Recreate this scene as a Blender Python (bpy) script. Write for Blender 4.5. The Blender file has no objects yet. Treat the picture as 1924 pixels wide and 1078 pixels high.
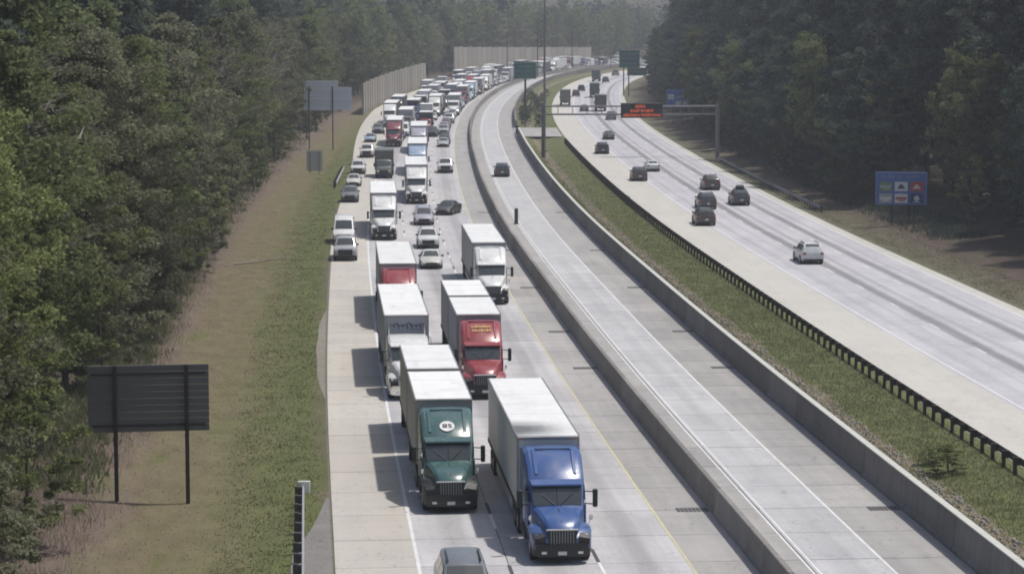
import bpy, math, random
import numpy as np
R = math.radians
random.seed(7)
SC = bpy.context.scene
COL = SC.collection

# ------------------------------------------------------------------ camera, sky, sun, exposure
CAM_H = 21.6
PITCH = math.atan((539 - 20) / 4600)
cam_d = bpy.data.cameras.new('camera')
cam_d.sensor_width = 36
cam_d.lens = 4600 / 1924 * 36
cam_d.clip_start = 1
cam_d.clip_end = 12000
cam = bpy.data.objects.new('camera', cam_d)
COL.objects.link(cam)
cam.location = (0, 0, CAM_H)
cam.rotation_euler = (R(90) - PITCH, 0, 0)
SC.camera = cam

SUN = np.array((0.40, 0.17, 1.0)); SUN /= np.linalg.norm(SUN)      # towards the sun
sun_el = math.asin(SUN[2]); sun_az = math.atan2(SUN[0], SUN[1])
world = bpy.data.worlds.new('World'); SC.world = world; world.use_nodes = True
wn = world.node_tree.nodes; wl = world.node_tree.links
bg = wn['Background']; bg.inputs['Strength'].default_value = 0.094
sky = wn.new('ShaderNodeTexSky'); sky.sky_type = 'NISHITA'; sky.sun_disc = False
sky.sun_elevation = sun_el; sky.sun_rotation = sun_az
sky.dust_density = 3.0; sky.air_density = 1.2; sky.ozone_density = 1.0
wl.new(sky.outputs[0], bg.inputs[0])
sd = bpy.data.lights.new('sun', 'SUN'); sd.energy = 3.25; sd.angle = R(1.6); sd.color = (1.0, 0.96, 0.9)
so = bpy.data.objects.new('sun', sd); COL.objects.link(so)
so.rotation_euler = (R(90) - sun_el, 0, math.pi - sun_az)
so.location = (0, 0, 80)
SC.view_settings.view_transform = 'Standard'; SC.view_settings.look = 'None'
SC.view_settings.exposure = 0.0; SC.view_settings.gamma = 1
SC.view_settings.use_curve_mapping = False
SC.cycles.use_denoising = True
SC.cycles.max_bounces = 6; SC.cycles.diffuse_bounces = 3; SC.cycles.glossy_bounces = 2
SC.cycles.transmission_bounces = 3; SC.cycles.volume_bounces = 1; SC.cycles.transparent_max_bounces = 6
SC.cycles.pixel_filter_type = 'BLACKMAN_HARRIS'; SC.cycles.filter_width = 1.9

# ------------------------------------------------------------------ materials
def new_mat(name):
    m = bpy.data.materials.new(name); m.use_nodes = True
    nt = m.node_tree; nt.nodes.clear()
    out = nt.nodes.new('ShaderNodeOutputMaterial')
    return m, nt, out

class NG:
    """small helper to write node graphs"""
    def __init__(s, nt): s.nt = nt
    def n(s, t, **kw):
        nd = s.nt.nodes.new('ShaderNode' + t)
        for k, v in kw.items(): setattr(nd, k, v)
        return nd
    def put(s, sock, v):
        if hasattr(v, 'is_linked') or hasattr(v, 'links'): s.nt.links.new(v, sock)
        else: sock.default_value = v
    def m(s, op, a, b=0.0, c=0.0, clamp=False):
        nd = s.n('Math', operation=op, use_clamp=clamp)
        for i, v in enumerate((a, b, c)): s.put(nd.inputs[i], v)
        return nd.outputs[0]
    def sstep(s, x, e0, e1):
        nd = s.n('MapRange', interpolation_type='SMOOTHSTEP')
        s.put(nd.inputs['Value'], x); nd.inputs['From Min'].default_value = e0; nd.inputs['From Max'].default_value = e1
        return nd.outputs[0]
    def noise(s, vec, scale, detail=3, rough=0.55):
        nd = s.n('TexNoise'); nd.inputs['Scale'].default_value = scale
        nd.inputs['Detail'].default_value = detail; nd.inputs['Roughness'].default_value = rough
        if vec is not None: s.put(nd.inputs['Vector'], vec)
        return nd.outputs['Fac']
    def mix(s, f, a, b, blend='MIX'):
        nd = s.n('Mix', data_type='RGBA', blend_type=blend)
        s.put(nd.inputs[0], f)
        for sock, v in ((nd.inputs[6], a), (nd.inputs[7], b)):
            if isinstance(v, (tuple, list)): sock.default_value = (*v[:3], 1)
            else: s.put(sock, v)
        return nd.outputs[2]
    def vscale(s, vec, xyz):
        nd = s.n('VectorMath', operation='MULTIPLY'); s.put(nd.inputs[0], vec); nd.inputs[1].default_value = xyz
        return nd.outputs[0]
    def scale_col(s, col, f):
        nd = s.n('VectorMath', operation='SCALE')
        if isinstance(col, (tuple, list)): nd.inputs[0].default_value = col[:3]
        else: s.put(nd.inputs[0], col)
        s.put(nd.inputs['Scale'], f)
        return nd.outputs[0]

def principled(g, out, color, rough=0.6, metal=0.0, coat=0.0, bump=None, bump_d=0.02, spec=0.5):
    p = g.n('BsdfPrincipled')
    if isinstance(color, (tuple, list)): p.inputs['Base Color'].default_value = (*color[:3], 1)
    else: g.put(p.inputs['Base Color'], color)
    g.put(p.inputs['Roughness'], rough); p.inputs['Metallic'].default_value = metal
    p.inputs['Coat Weight'].default_value = coat; p.inputs['Coat Roughness'].default_value = 0.08
    p.inputs['Specular IOR Level'].default_value = spec
    if bump is not None:
        b = g.n('Bump'); b.inputs['Strength'].default_value = 0.6; b.inputs['Distance'].default_value = bump_d
        g.put(b.inputs['Height'], bump); g.nt.links.new(b.outputs[0], p.inputs['Normal'])
    g.nt.links.new(p.outputs[0], out.inputs[0])
    return p

MATS = {}
def pm(name, col, rough=0.6, metal=0.0, coat=0.0, var=0.15, scale=3.0, bump=0.0, spec=0.5, rnd=0.0):
    """procedural paint / plastic / metal with blotchy wear"""
    if name in MATS: return MATS[name]
    m, nt, out = new_mat(name); g = NG(nt)
    tc = g.n('TexCoord')
    nz = g.noise(tc.outputs['Object'], scale, 4)
    f = g.m('MULTIPLY_ADD', nz, 2 * var, 1 - var)
    if rnd:
        oi = g.n('ObjectInfo')
        f = g.m('MULTIPLY', f, g.m('MULTIPLY_ADD', oi.outputs['Random'], 2 * rnd, 1 - rnd))
    c = g.scale_col(col, f)
    r = g.m('MULTIPLY_ADD', nz, 0.16, rough - 0.08)
    principled(g, out, c, r, metal, coat, bump=nz if bump else None, bump_d=bump, spec=spec)
    MATS[name] = m
    return m

def concrete(name, base, tint2, joint=None, streaks=(), rnd=0.0, wear=0.12, jw=0.03):
    """pavement laid in (offset, distance) UVs: streaky wear along the lane, fine grain, optional sawn joints"""
    if name in MATS: return MATS[name]
    m, nt, out = new_mat(name); g = NG(nt)
    uv = g.n('UVMap').outputs[0]
    sep = g.n('SeparateXYZ'); nt.links.new(uv, sep.inputs[0]); u, v = sep.outputs[0], sep.outputs[1]
    long_n = g.noise(g.vscale(uv, (1.3, 0.035, 1)), 1.0, 5, 0.6)
    cross_n = g.noise(g.vscale(uv, (0.12, 0.9, 1)), 1.0, 4, 0.6)
    blot = g.noise(g.vscale(uv, (0.35, 0.12, 1)), 1.0, 5, 0.6)
    fine = g.noise(g.vscale(uv, (9, 9, 1)), 1.0, 3, 0.7)
    c = g.mix(g.sstep(blot, 0.35, 0.68), base, tint2)
    f = g.m('ADD', g.m('MULTIPLY_ADD', long_n, 2 * wear, 1 - wear), g.m('MULTIPLY_ADD', cross_n, wear * 1.2, -wear * 0.6))
    f = g.m('MULTIPLY', f, g.m('MULTIPLY_ADD', fine, 0.14, 0.93))
    spots = g.sstep(g.noise(g.vscale(uv, (1.6, 0.6, 1)), 1.0, 3), 0.64, 0.72)
    crack = g.m('ABSOLUTE', g.m('SUBTRACT', g.noise(g.vscale(uv, (0.22, 0.16, 1)), 1.0, 6, 0.7), 0.5))
    f = g.m('MULTIPLY', f, g.m('MULTIPLY_ADD', g.m('LESS_THAN', crack, 0.0035), -0.22, 1.0))
    f = g.m('MULTIPLY', f, g.m('MULTIPLY_ADD', spots, -0.2, 1.0))
    if rnd:
        oi = g.n('ObjectInfo')
        f = g.m('MULTIPLY', f, g.m('MULTIPLY_ADD', oi.outputs['Random'], 2 * rnd, 1 - rnd))
    for (uc, w, dk) in streaks:
        d = g.m('ABSOLUTE', g.m('SUBTRACT', g.m('ADD', u, g.m('MULTIPLY_ADD', long_n, 0.5, -0.25)), uc))
        k = g.m('SUBTRACT', 1.0, g.sstep(d, w * 0.25, w))
        k = g.m('MULTIPLY', k, g.m('MULTIPLY_ADD', cross_n, 0.7, 0.6))
        f = g.m('MULTIPLY', f, g.m('MULTIPLY_ADD', k, -dk, 1.0))
    if joint:
        fr = g.m('FRACT', g.m('DIVIDE', v, joint))
        k = g.m('LESS_THAN', fr, jw / joint)
        f = g.m('MULTIPLY', f, g.m('MULTIPLY_ADD', k, -0.30, 1.0))
    c = g.scale_col(c, f)
    principled(g, out, c, 0.85, bump=fine, bump_d=0.004, spec=0.3)
    MATS[name] = m
    return m

def verge_mat(name, bands, floor, amp=5.0):
    """verge: colours by offset from the road with ragged noisy borders"""
    m, nt, out = new_mat(name); g = NG(nt)
    uv = g.n('UVMap').outputs[0]
    sep = g.n('SeparateXYZ'); nt.links.new(uv, sep.inputs[0]); u = sep.outputs[0]
    big = g.noise(g.vscale(uv, (0.5, 0.12, 1)), 1.0, 5, 0.65)
    mid = g.noise(g.vscale(uv, (1.6, 0.9, 1)), 1.0, 5, 0.7)
    fine = g.noise(g.vscale(uv, (8, 5, 1)), 1.0, 4, 0.75)
    uu = g.m('ADD', u, g.m('MULTIPLY_ADD', big, amp, -amp / 2))
    uu = g.m('ADD', uu, g.m('MULTIPLY_ADD', mid, amp * .45, -amp * .22))
    c = floor
    for (edge, soft, col) in bands:
        k = g.sstep(uu, edge - soft, edge + soft)
        c = g.mix(k, c, col)
    pat = g.sstep(mid, 0.52, 0.68)
    c = g.mix(g.m('MULTIPLY', pat, 0.4), c, (0.15, 0.125, 0.08))
    c = g.mix(g.m('MULTIPLY', g.sstep(big, 0.53, 0.7), 0.55), c, (0.105, 0.125, 0.045))
    patchy = g.noise(g.vscale(uv, (0.8, 0.35, 1)), 1.0, 6, 0.7)
    c = g.scale_col(c, g.m('MULTIPLY', g.m('MULTIPLY_ADD', fine, 0.7, 0.65), g.m('MULTIPLY_ADD', patchy, 1.0, 0.5)))
    principled(g, out, c, 0.95, bump=fine, bump_d=0.02, spec=0.1)
    MATS[name] = m
    return m

def leaf_mat(name, c1, c2, trans=0.25):
    m, nt, out = new_mat(name); g = NG(nt)
    ge = g.n('NewGeometry'); oi = g.n('ObjectInfo')
    c = g.mix(ge.outputs['Random Per Island'], c1, c2)
    c = g.scale_col(c, g.m('MULTIPLY_ADD', oi.outputs['Random'], 0.75, 0.65))
    d = g.n('BsdfDiffuse'); t = g.n('BsdfTranslucent'); mx = g.n('MixShader')
    nt.links.new(c, d.inputs[0]); nt.links.new(c, t.inputs[0]); mx.inputs[0].default_value = trans
    nt.links.new(d.outputs[0], mx.inputs[1]); nt.links.new(t.outputs[0], mx.inputs[2]); nt.links.new(mx.outputs[0], out.inputs[0])
    MATS[name] = m
    return m

def emit_mat(name, col, strength):
    m, nt, out = new_mat(name); g = NG(nt)
    nz = g.noise(g.n('TexCoord').outputs['Object'], 4, 2)
    e = g.n('Emission'); e.inputs[0].default_value = (*col, 1)
    g.put(e.inputs[1], g.m('MULTIPLY_ADD', nz, strength * 0.6, strength * 0.7)); nt.links.new(e.outputs[0], out.inputs[0])
    MATS[name] = m
    return m

# ------------------------------------------------------------------ mesh helpers
class MB:
    def __init__(s): s.v = []; s.f = []
    def quad(s, *p):
        i = len(s.v); s.v += [tuple(q) for q in p]; s.f.append(tuple(range(i, i + len(p))))
        return s
    def box(s, x0, x1, y0, y1, z0, z1, ch=0.0):
        if ch <= 0:
            i = len(s.v)
            s.v += [(x0,y0,z0),(x1,y0,z0),(x1,y1,z0),(x0,y1,z0),(x0,y0,z1),(x1,y0,z1),(x1,y1,z1),(x0,y1,z1)]
            s.f += [(i,i+3,i+2,i+1),(i+4,i+5,i+6,i+7),(i,i+1,i+5,i+4),(i+1,i+2,i+6,i+5),(i+2,i+3,i+7,i+6),(i+3,i,i+4,i+7)]
            return s
        c = min(ch, (x1-x0)*.45, (y1-y0)*.45, (z1-z0)*.45)
        rings = []
        for z, d in ((z0, c), (z0 + c, 0), (z1 - c, 0), (z1, c)):
            a0, a1, b0, b1 = x0 + d, x1 - d, y0 + d, y1 - d
            rings.append([(a0+c,b0,z),(a1-c,b0,z),(a1,b0+c,z),(a1,b1-c,z),(a1-c,b1,z),(a0+c,b1,z),(a0,b1-c,z),(a0,b0+c,z)])
        return s.loft(rings)
    def loft(s, rings, closed=True, cap=True):
        i = len(s.v); n = len(rings[0])
        for r in rings: s.v += [tuple(p) for p in r]
        for a in range(len(rings) - 1):
            for b in range(n if closed else n - 1):
                c = (b + 1) % n
                s.f.append((i+a*n+b, i+a*n+c, i+(a+1)*n+c, i+(a+1)*n+b))
        if cap and closed:
            s.f.append(tuple(range(i + n - 1, i - 1, -1)))
            k = i + (len(rings) - 1) * n
            s.f.append(tuple(range(k, k + n)))
        return s
    def cyl(s, a, b, r0, r1=None, n=10, cap=True):
        r1 = r0 if r1 is None else r1
        a = np.array(a, float); b = np.array(b, float); d = b - a; d /= (np.linalg.norm(d) + 1e-9)
        t = np.array((0, 0, 1.0)) if abs(d[2]) < 0.9 else np.array((1.0, 0, 0))
        p = np.cross(d, t); p /= np.linalg.norm(p); q = np.cross(d, p)
        rings = []
        for c, r in ((a, r0), (b, r1)):
            rings.append([tuple(c + r * (math.cos(k * 2 * math.pi / n) * p + math.sin(k * 2 * math.pi / n) * q)) for k in range(n)])
        return s.loft(rings, cap=cap)
    def lathe_x(s, x0, y, z, prof, n=16):
        """wheel-like: profile of (x, r) about an axis along X"""
        rings = [[(x0 + px, y + r * math.cos(k*2*math.pi/n), z + r * math.sin(k*2*math.pi/n)) for k in range(n)] for px, r in prof]
        return s.loft(rings)
    def mesh(s, name, smooth=None):
        me = bpy.data.meshes.new(name); me.from_pydata(s.v, [], s.f); me.update()
        fix_normals(me)
        if smooth:
            me.polygons.foreach_set('use_smooth', [True] * len(me.polygons)); me.set_sharp_from_angle(angle=R(smooth))
        return me

import bmesh
def fix_normals(me):
    bm = bmesh.new(); bm.from_mesh(me); bmesh.ops.recalc_face_normals(bm, faces=bm.faces); bm.to_mesh(me); bm.free()

def ob(name, me, mat, parent=None, loc=None, rotz=None):
    o = bpy.data.objects.new(name, me); COL.objects.link(o)
    if mat is not None:
        if len(me.materials) == 0: me.materials.append(mat)
        elif me.materials[0] is not mat:
            o.material_slots[0].link = 'OBJECT'; o.material_slots[0].material = mat
    if parent is not None: o.parent = parent
    if loc is not None: o.location = loc
    if rotz is not None: o.rotation_euler = (0, 0, rotz)
    return o
def tag(o, label, cat, group=None):
    o['label'] = label; o['category'] = cat
    if group: o['group'] = group
    return o
def empty(name, loc, rotz=0):
    o = bpy.data.objects.new(name, None); COL.objects.link(o); o.location = loc; o.rotation_euler = (0, 0, rotz)
    o.empty_display_size = 0.3
    return o
def structure(o): o['kind'] = 'structure'; return o

# ------------------------------------------------------------------ the road's plan: one reference curve, everything else parallel
RY = np.array([0, 45, 93, 125, 164, 191, 224, 262, 317, 363, 412, 465, 500, 550, 600, 650, 700, 750, 800, 859, 912, 957, 1000, 1060, 1130, 1200.])
RX = np.array([17.4, 13.5, 9.5, 6.82, 3.85, 2.0, -0.2, -2.3, -4.6, -6.1, -7.35, -8.1, -8.2, -7.7, -6.4, -4.4, -1.6, 2.4, 8.0, 17.3, 28.5, 40.5, 54, 76, 106, 140.])
def nat_spline(x, y):
    n = len(x); h = np.diff(x); A = np.zeros((n, n)); b = np.zeros(n); A[0, 0] = A[-1, -1] = 1
    for i in range(1, n - 1):
        A[i, i-1], A[i, i], A[i, i+1] = h[i-1], 2 * (h[i-1] + h[i]), h[i]
        b[i] = 6 * ((y[i+1] - y[i]) / h[i] - (y[i] - y[i-1]) / h[i-1])
    M = np.linalg.solve(A, b)
    def f(q):
        q = np.clip(q, x[0], x[-1]); i = np.clip(np.searchsorted(x, q) - 1, 0, n - 2)
        t = q - x[i]; u = x[i+1] - q
        return M[i]*u**3/(6*h[i]) + M[i+1]*t**3/(6*h[i]) + (y[i]/h[i] - M[i]*h[i]/6)*u + (y[i+1]/h[i] - M[i+1]*h[i]/6)*t
    return f
_f = nat_spline(RY, RX)
YY = np.arange(0, 1200.5, 0.5)
k = np.exp(-0.5 * (np.arange(-60, 61) / 24) ** 2); k /= k.sum()
_x = _f(YY); _pad = np.concatenate([_x[0] + (np.arange(-60, 0)) * (_x[1] - _x[0]), _x, _x[-1] + np.arange(1, 61) * (_x[-1] - _x[-2])])
XX = np.convolve(_pad, k, 'valid')
SL = np.gradient(XX, YY); SS = np.concatenate([[0], np.cumsum(np.hypot(np.diff(XX), np.diff(YY)))])
def heading(Y): return math.atan(float(np.interp(Y, YY, SL)))
def P(o, Y, z=0.0):
    """point at offset o (right +) from the reference line at station Y"""
    a = heading(Y); x = float(np.interp(Y, YY, XX))
    return (x + o * math.cos(a), Y - o * math.sin(a), z)
def arc(Y): return float(np.interp(Y, YY, SS))
def G(px, py, h=0.0):
    """where the sight line of photo position (px, py) meets height h"""
    s = math.cos(PITCH) * (py - 20) / (CAM_H - h); Z = 4600 / s
    return ((px - 962) / s, (Z - (CAM_H - h) * math.sin(PITCH)) / math.cos(PITCH), h)
def station(x, y):
    """station and offset of a ground point"""
    Y = y
    for _ in range(6):
        a = heading(Y); dx = x - float(np.interp(Y, YY, XX)); dy = y - Y
        Y += (dx * math.sin(a) + dy * math.cos(a)) * math.cos(a)
    a = heading(Y); dx = x - float(np.interp(Y, YY, XX)); dy = y - Y
    return Y, dx * math.cos(a) - dy * math.sin(a)
def stations(Y0, Y1):
    ys = [Y0]
    while ys[-1] < Y1: ys.append(ys[-1] + max(2.0, ys[-1] * 0.012))
    ys[-1] = Y1
    return ys
def oA(Y): return float(np.interp(Y, [0, 330, 470, 540, 1200], [-16.3, -16.5, -20.6, -22.4, -23.5]))
def zleft(o): return float(np.interp(-o, [16, 18, 21, 25, 32, 60, 120], [0.0, -0.06, -0.18, 0.0, 0.7, 3.0, 6.0]))
def zright(o): return float(np.interp(o, [33.8, 36, 40, 46, 60, 120], [0, -0.15, 0.2, 0.9, 2.5, 6.0]))
def zmed(o): return float(np.interp(o, [8.6, 9.6, 11.6, 13.2, 15.4, 17.0], [0.15, 0.1, -0.35, -0.2, 0.0, 0.0]))

def strip_mesh(name, offs, ys, zf=lambda o: 0.0, dz=0.0):
    v = []; f = []; uv = []
    n = None
    for Y in ys:
        os_ = [o(Y) if callable(o) else o for o in offs]; n = len(os_)
        for o in os_:
            p = P(o, Y); v.append((p[0], p[1], zf(o) + dz)); uv.append((o, arc(Y)))
    for a in range(len(ys) - 1):
        for b in range(n - 1): f.append((a*n+b, a*n+b+1, (a+1)*n+b+1, (a+1)*n+b))
    me = bpy.data.meshes.new(name); me.from_pydata(v, [], f); me.update()
    lay = me.uv_layers.new(name='UVMap')
    li = np.zeros(len(me.loops), int); me.loops.foreach_get('vertex_index', li)
    lay.data.foreach_set('uv', np.array(uv, np.float32)[li].ravel())
    if len(me.polygons) and me.polygons[0].normal.z < 0: me.flip_normals()
    return me
def slab_mesh(name, o0, o1, Y0, Y1, zt, th):
    v = []; uv = []
    for z in (zt - th, zt):
        for (o, Y) in ((o0, Y0), (o1, Y0), (o1, Y1), (o0, Y1)):
            p = P(o, Y); v.append((p[0], p[1], z)); uv.append((o, arc(Y)))
    f = [(4,5,6,7),(0,1,5,4),(1,2,6,5),(2,3,7,6),(3,0,4,7)]
    me = bpy.data.meshes.new(name); me.from_pydata(v, [], f); me.update()
    lay = me.uv_layers.new(name='UVMap')
    for l in me.loops: lay.data[l.index].uv = uv[l.vertex_index]
    return me

# ------------------------------------------------------------------ pavements
LST = ((-11.27, 0.8, 0.20), (-7.70, 0.8, 0.22), (-4.13, 0.8, 0.25), (-3.2, 0.35, 0.10), (-5.0, 0.35, 0.10))
M_lane = concrete('concrete_lane', (0.475, 0.465, 0.475), (0.415, 0.405, 0.415), joint=5.0, wear=0.2, streaks=LST)
M_lane_s = concrete('concrete_lane_slab', (0.475, 0.465, 0.475), (0.415, 0.405, 0.415), rnd=0.08, wear=0.24, streaks=LST)
M_shl = concrete('concrete_shoulder', (0.49, 0.462, 0.415), (0.47, 0.445, 0.415), joint=5.0)
M_shl_s = concrete('concrete_shoulder_slab', (0.49, 0.462, 0.415), (0.47, 0.445, 0.415), rnd=0.05)
M_med = concrete('concrete_median_shoulder', (0.37, 0.355, 0.345), (0.32, 0.31, 0.305), joint=5.0, wear=0.2)
M_med_s = concrete('concrete_median_shoulder_slab', (0.37, 0.355, 0.345), (0.32, 0.31, 0.305), rnd=0.08, wear=0.22)
M_exp = concrete('concrete_express', (0.47, 0.465, 0.47), (0.42, 0.415, 0.425), joint=5.0, wear=0.15)
M_exp_s = concrete('concrete_express_slab', (0.47, 0.465, 0.47), (0.42, 0.415, 0.425), rnd=0.06, wear=0.2, streaks=((3.8, .6, .08),))
M_nb = concrete('concrete_far_lanes', (0.49, 0.48, 0.505), (0.43, 0.42, 0.45), wear=0.22,
                streaks=((25.9, 0.75, 0.50), (29.9, 0.65, 0.48), (27.2, 0.4, 0.22), (31.2, 0.35, 0.18), (22.9, 0.4, 0.12), (24.3, 0.3, 0.10)))
M_nbs = concrete('concrete_far_shoulder', (0.52, 0.50, 0.46), (0.49, 0.47, 0.435), wear=0.08)
M_joint = pm('joint_filler', (0.16, 0.155, 0.15), 0.9, var=0.2)

YN0, YN1 = 40.0, 215.0
SB = [('shoulder_slab', oA, -13.05, M_shl, M_shl_s), ('lane_slab', -13.05, -9.48, M_lane, M_lane_s), ('lane_slab', -9.48, -5.91, M_lane, M_lane_s),
      ('lane_slab', -5.91, -2.35, M_lane, M_lane_s), ('shoulder_slab', -2.35, 0.12, M_med, M_med_s)]
EX = [('shoulder_slab', 0.30, 2.25, M_med, M_med_s), ('lane_slab', 2.25, 5.35, M_exp, M_exp_s), ('shoulder_slab', 5.35, 8.55, M_med, M_med_s)]
def roadway(name, strips, label):
    root = structure(ob(name, strip_mesh(name, [strips[0][1], strips[-1][2]], stations(YN0, YN1), dz=-0.03), M_joint))
    for (nm, a, b, mf, ms) in strips:
        aa = a(0) if callable(a) else a
        structure_far = ob(nm.replace('_slab', '_surface'), strip_mesh(nm, [a, b], stations(YN1, 1190)), mf, root)
        Y = YN0
        first = 80.0
        ob(nm.replace('_slab', '_surface'), strip_mesh(nm, [aa, b], stations(YN0, first)), mf, root)
        Y = first; j = 0.022
        while Y < YN1 - 0.1:
            ln = 5.0
            dz = random.uniform(-0.003, 0.003)
            ob(nm, slab_mesh(nm, aa + j, b - j, Y + j, min(Y + ln, YN1) - j, dz, 0.06), ms, root)
            Y += ln
    return root
road_left = roadway('road', SB, '')
road_exp = roadway('express_road', EX, '')
road_right = structure(ob('far_road', strip_mesh('far_road', [21.3, 24.5, 28.5, 33.0], stations(40, 1190)), M_nb))
ob('shoulder_surface', strip_mesh('shoulder', [16.6, 21.3], stations(40, 1190)), M_nbs, road_right)
ob('shoulder_surface', strip_mesh('shoulder', [33.0, 34.0], stations(40, 1190)), M_nbs, road_right)

# painted lines
M_white = pm('line_white', (0.66, 0.66, 0.65), 0.7, var=0.3, scale=1.2)
M_yel = pm('line_yellow', (0.52, 0.48, 0.30), 0.7, var=0.25, scale=1.2)
M_blk = pm('line_black', (0.06, 0.06, 0.065), 0.7, var=0.3, scale=2)
def line(name, o, w, Y0, Y1, mat, parent, dz=0.008):
    ob(name, strip_mesh(name, [o - w / 2, o + w / 2], stations(Y0, Y1), dz=dz), mat, parent)
line('edge_line', -13.02, 0.15, 45, 1180, M_white, road_left)
line('yellow_edge_line', -2.38, 0.11, 45, 1180, M_yel, road_left)
line('edge_line', 2.15, 0.09, 45, 1180, M_white, road_exp)
line('edge_line', 2.42, 0.09, 45, 1180, M_white, road_exp)
line('edge_line', 5.33, 0.12, 45, 1180, M_white, road_exp)
line('edge_line', 21.6, 0.16, 45, 1180, M_white, road_right)
line('edge_line', 32.9, 0.15, 45, 1180, M_white, road_right)
def dashes(o, parent, Y0, Y1, ph, contrast=True):
    Y = Y0 + ph
    while Y < Y1:
        line('lane_dash', o, 0.13, Y, Y + 3.0, M_white, parent)
        if contrast: line('contrast_dash', o, 0.15, Y + 3.02, Y + 5.4, M_blk, parent)
        Y += 12.2
dashes(-9.48, road_left, 84, 420, 5.6)
dashes(-5.91, road_left, 84, 420, 8.2)
dashes(25.4, road_right, 100, 500, 3.0, False)
dashes(29.1, road_right, 100, 500, 6.0, False)

# asphalt apron and concrete gutter beside the left shoulder
M_asph = pm('apron_asphalt', (0.19, 0.18, 0.172), 0.9, var=0.35, scale=0.8, bump=0.01)
M_gut = pm('gutter_concrete', (0.22, 0.20, 0.165), 0.9, var=0.3, scale=0.9, bump=0.01)
structure(ob('apron_pavement', strip_mesh('apron', [lambda Y: -17.9 - .12 * math.sin(Y * .35) + max(0, Y - 98) * .13, lambda Y: oA(Y) - 0.02], [60 + i for i in range(50)], dz=-0.012), M_asph))
structure(ob('gutter_pavement', strip_mesh('gutter', [lambda Y: oA(Y) - .05 - .5 * min(1, (Y - 136) / 12, (178.5 - Y) / 12) - .05 * math.sin(Y * .45), lambda Y: oA(Y) - 0.02], [136 + i for i in range(43)], dz=-0.012), M_gut))

# ------------------------------------------------------------------ ground, verges, median
ground_m = verge_mat('forest_floor', [(0, 1, (0.085, 0.07, 0.05))], (0.085, 0.07, 0.05))
gm = bpy.data.meshes.new('ground'); S_ = 5000
gm.from_pydata([(-S_, -S_, -1.2), (S_, -S_, -1.2), (S_, S_, -1.2), (-S_, S_, -1.2)], [], [(0, 1, 2, 3)]); gm.uv_layers.new(name='UVMap')
for l, uvc in zip(gm.loops, [(-S_, -S_), (S_, -S_), (S_, S_), (-S_, S_)]): gm.uv_layers[0].data[l.index].uv = uvc
structure(ob('ground', gm, ground_m))
vl = verge_mat('left_verge', [(-28.6, 0.9, (0.150, 0.118, 0.100)), (-25.6, 1.5, (0.152, 0.130, 0.082)), (-22.2, 2.0, (0.138, 0.130, 0.070)), (-19.6, 1.6, (0.112, 0.126, 0.054)), (-16.6, 0.5, (0.13, 0.115, 0.08))], (0.085, 0.07, 0.055))
vr = verge_mat('right_verge', [(36.0, 1.3, (0.125, 0.11, 0.08)), (38.5, 1.3, (0.095, 0.072, 0.06)), (41.5, 2.0, (0.055, 0.043, 0.038))], (0.13, 0.128, 0.09))
vm = verge_mat('median_grass', [(9.9, 0.3, (0.125, 0.135, 0.062)), (10.9, 0.25, (0.20, 0.170, 0.125)), (12.1, 0.25, (0.120, 0.132, 0.058))], (0.14, 0.135, 0.075), amp=2.4)
offL = [-140, -90, -60, -45, -38, -32, -29, -27, -25, -23, -21, -19.5, -18, lambda Y: oA(Y) - 0.6, lambda Y: oA(Y) + 0.2]
def vmesh(name, offs, ys, zf, amp, dz):
    me = strip_mesh(name, offs, ys, zf, dz)
    rng = np.random.default_rng(3)
    return me
offL2 = [-140, -90, -60, -45, -38, -32, -29, -27, -25.6, -24.4]
def mixoff(t): return lambda Y: -24.4 + (oA(Y) + 0.1 + 24.4) * t
structure(ob('left_verge_ground', strip_mesh('left_verge', offL2 + [mixoff(t) for t in (0.2, 0.4, 0.6, 0.8, 0.9, 1.0)], stations(10, 1190), lambda o: zleft(o), -0.02), vl))
structure(ob('right_verge_ground', strip_mesh('right_verge', [33.9, 36, 38, 40, 43, 46, 52, 60, 90, 140], stations(10, 1190), zright, -0.02), vr))
structure(ob('median_ground', strip_mesh('median', [8.7, 9.6, 10.6, 11.6, 12.4, 13.2, 14.3, 15.4, 16.7], stations(10, 1190), zmed, -0.02), vm))
# paved crossover in the median
structure(ob('crossover_pavement', strip_mesh('crossover', [8.2, 12.0, 16.2], stations(420, 452), dz=0.12), M_med))

# ------------------------------------------------------------------ barriers and walls
def barrier_mat(name, col):
    m, nt, out = new_mat(name); g = NG(nt)
    tc = g.n('TexCoord').outputs['Object']; sep = g.n('SeparateXYZ'); nt.links.new(tc, sep.inputs[0]); oi = g.n('ObjectInfo').outputs['Random']
    run = g.noise(g.vscale(tc, (1.6, 1.6, .12)), 1.3, 5, .7); blot = g.noise(tc, .35, 4, .6)
    scuff = g.sstep(g.noise(g.vscale(tc, (.25, .25, 5.0)), 1.0, 4, .7), .60, .72)
    f = g.m('MULTIPLY_ADD', run, .7, .65); f = g.m('MULTIPLY', f, g.m('MULTIPLY_ADD', blot, .5, .75))
    f = g.m('MULTIPLY', f, g.m('MULTIPLY_ADD', oi, .36, .82)); f = g.m('MULTIPLY', f, g.m('MULTIPLY_ADD', scuff, -.35, 1.0))
    principled(g, out, g.scale_col(col, f), .9, bump=run, bump_d=.01, spec=.2)
    MATS[name] = m
    return m
M_wall = barrier_mat('barrier_concrete', (0.215, 0.205, 0.195))
M_wall2 = barrier_mat('barrier_concrete_tall', (0.18, 0.172, 0.168))
def profile_run(prof, ys, name, caps=True):
    rings = []
    for Y in ys:
        rings.append([(P(o, Y)[0], P(o, Y)[1], z) for (o, z) in prof])
    mb = MB(); mb.loft(rings, cap=caps)
    return mb.mesh(name)
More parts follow.
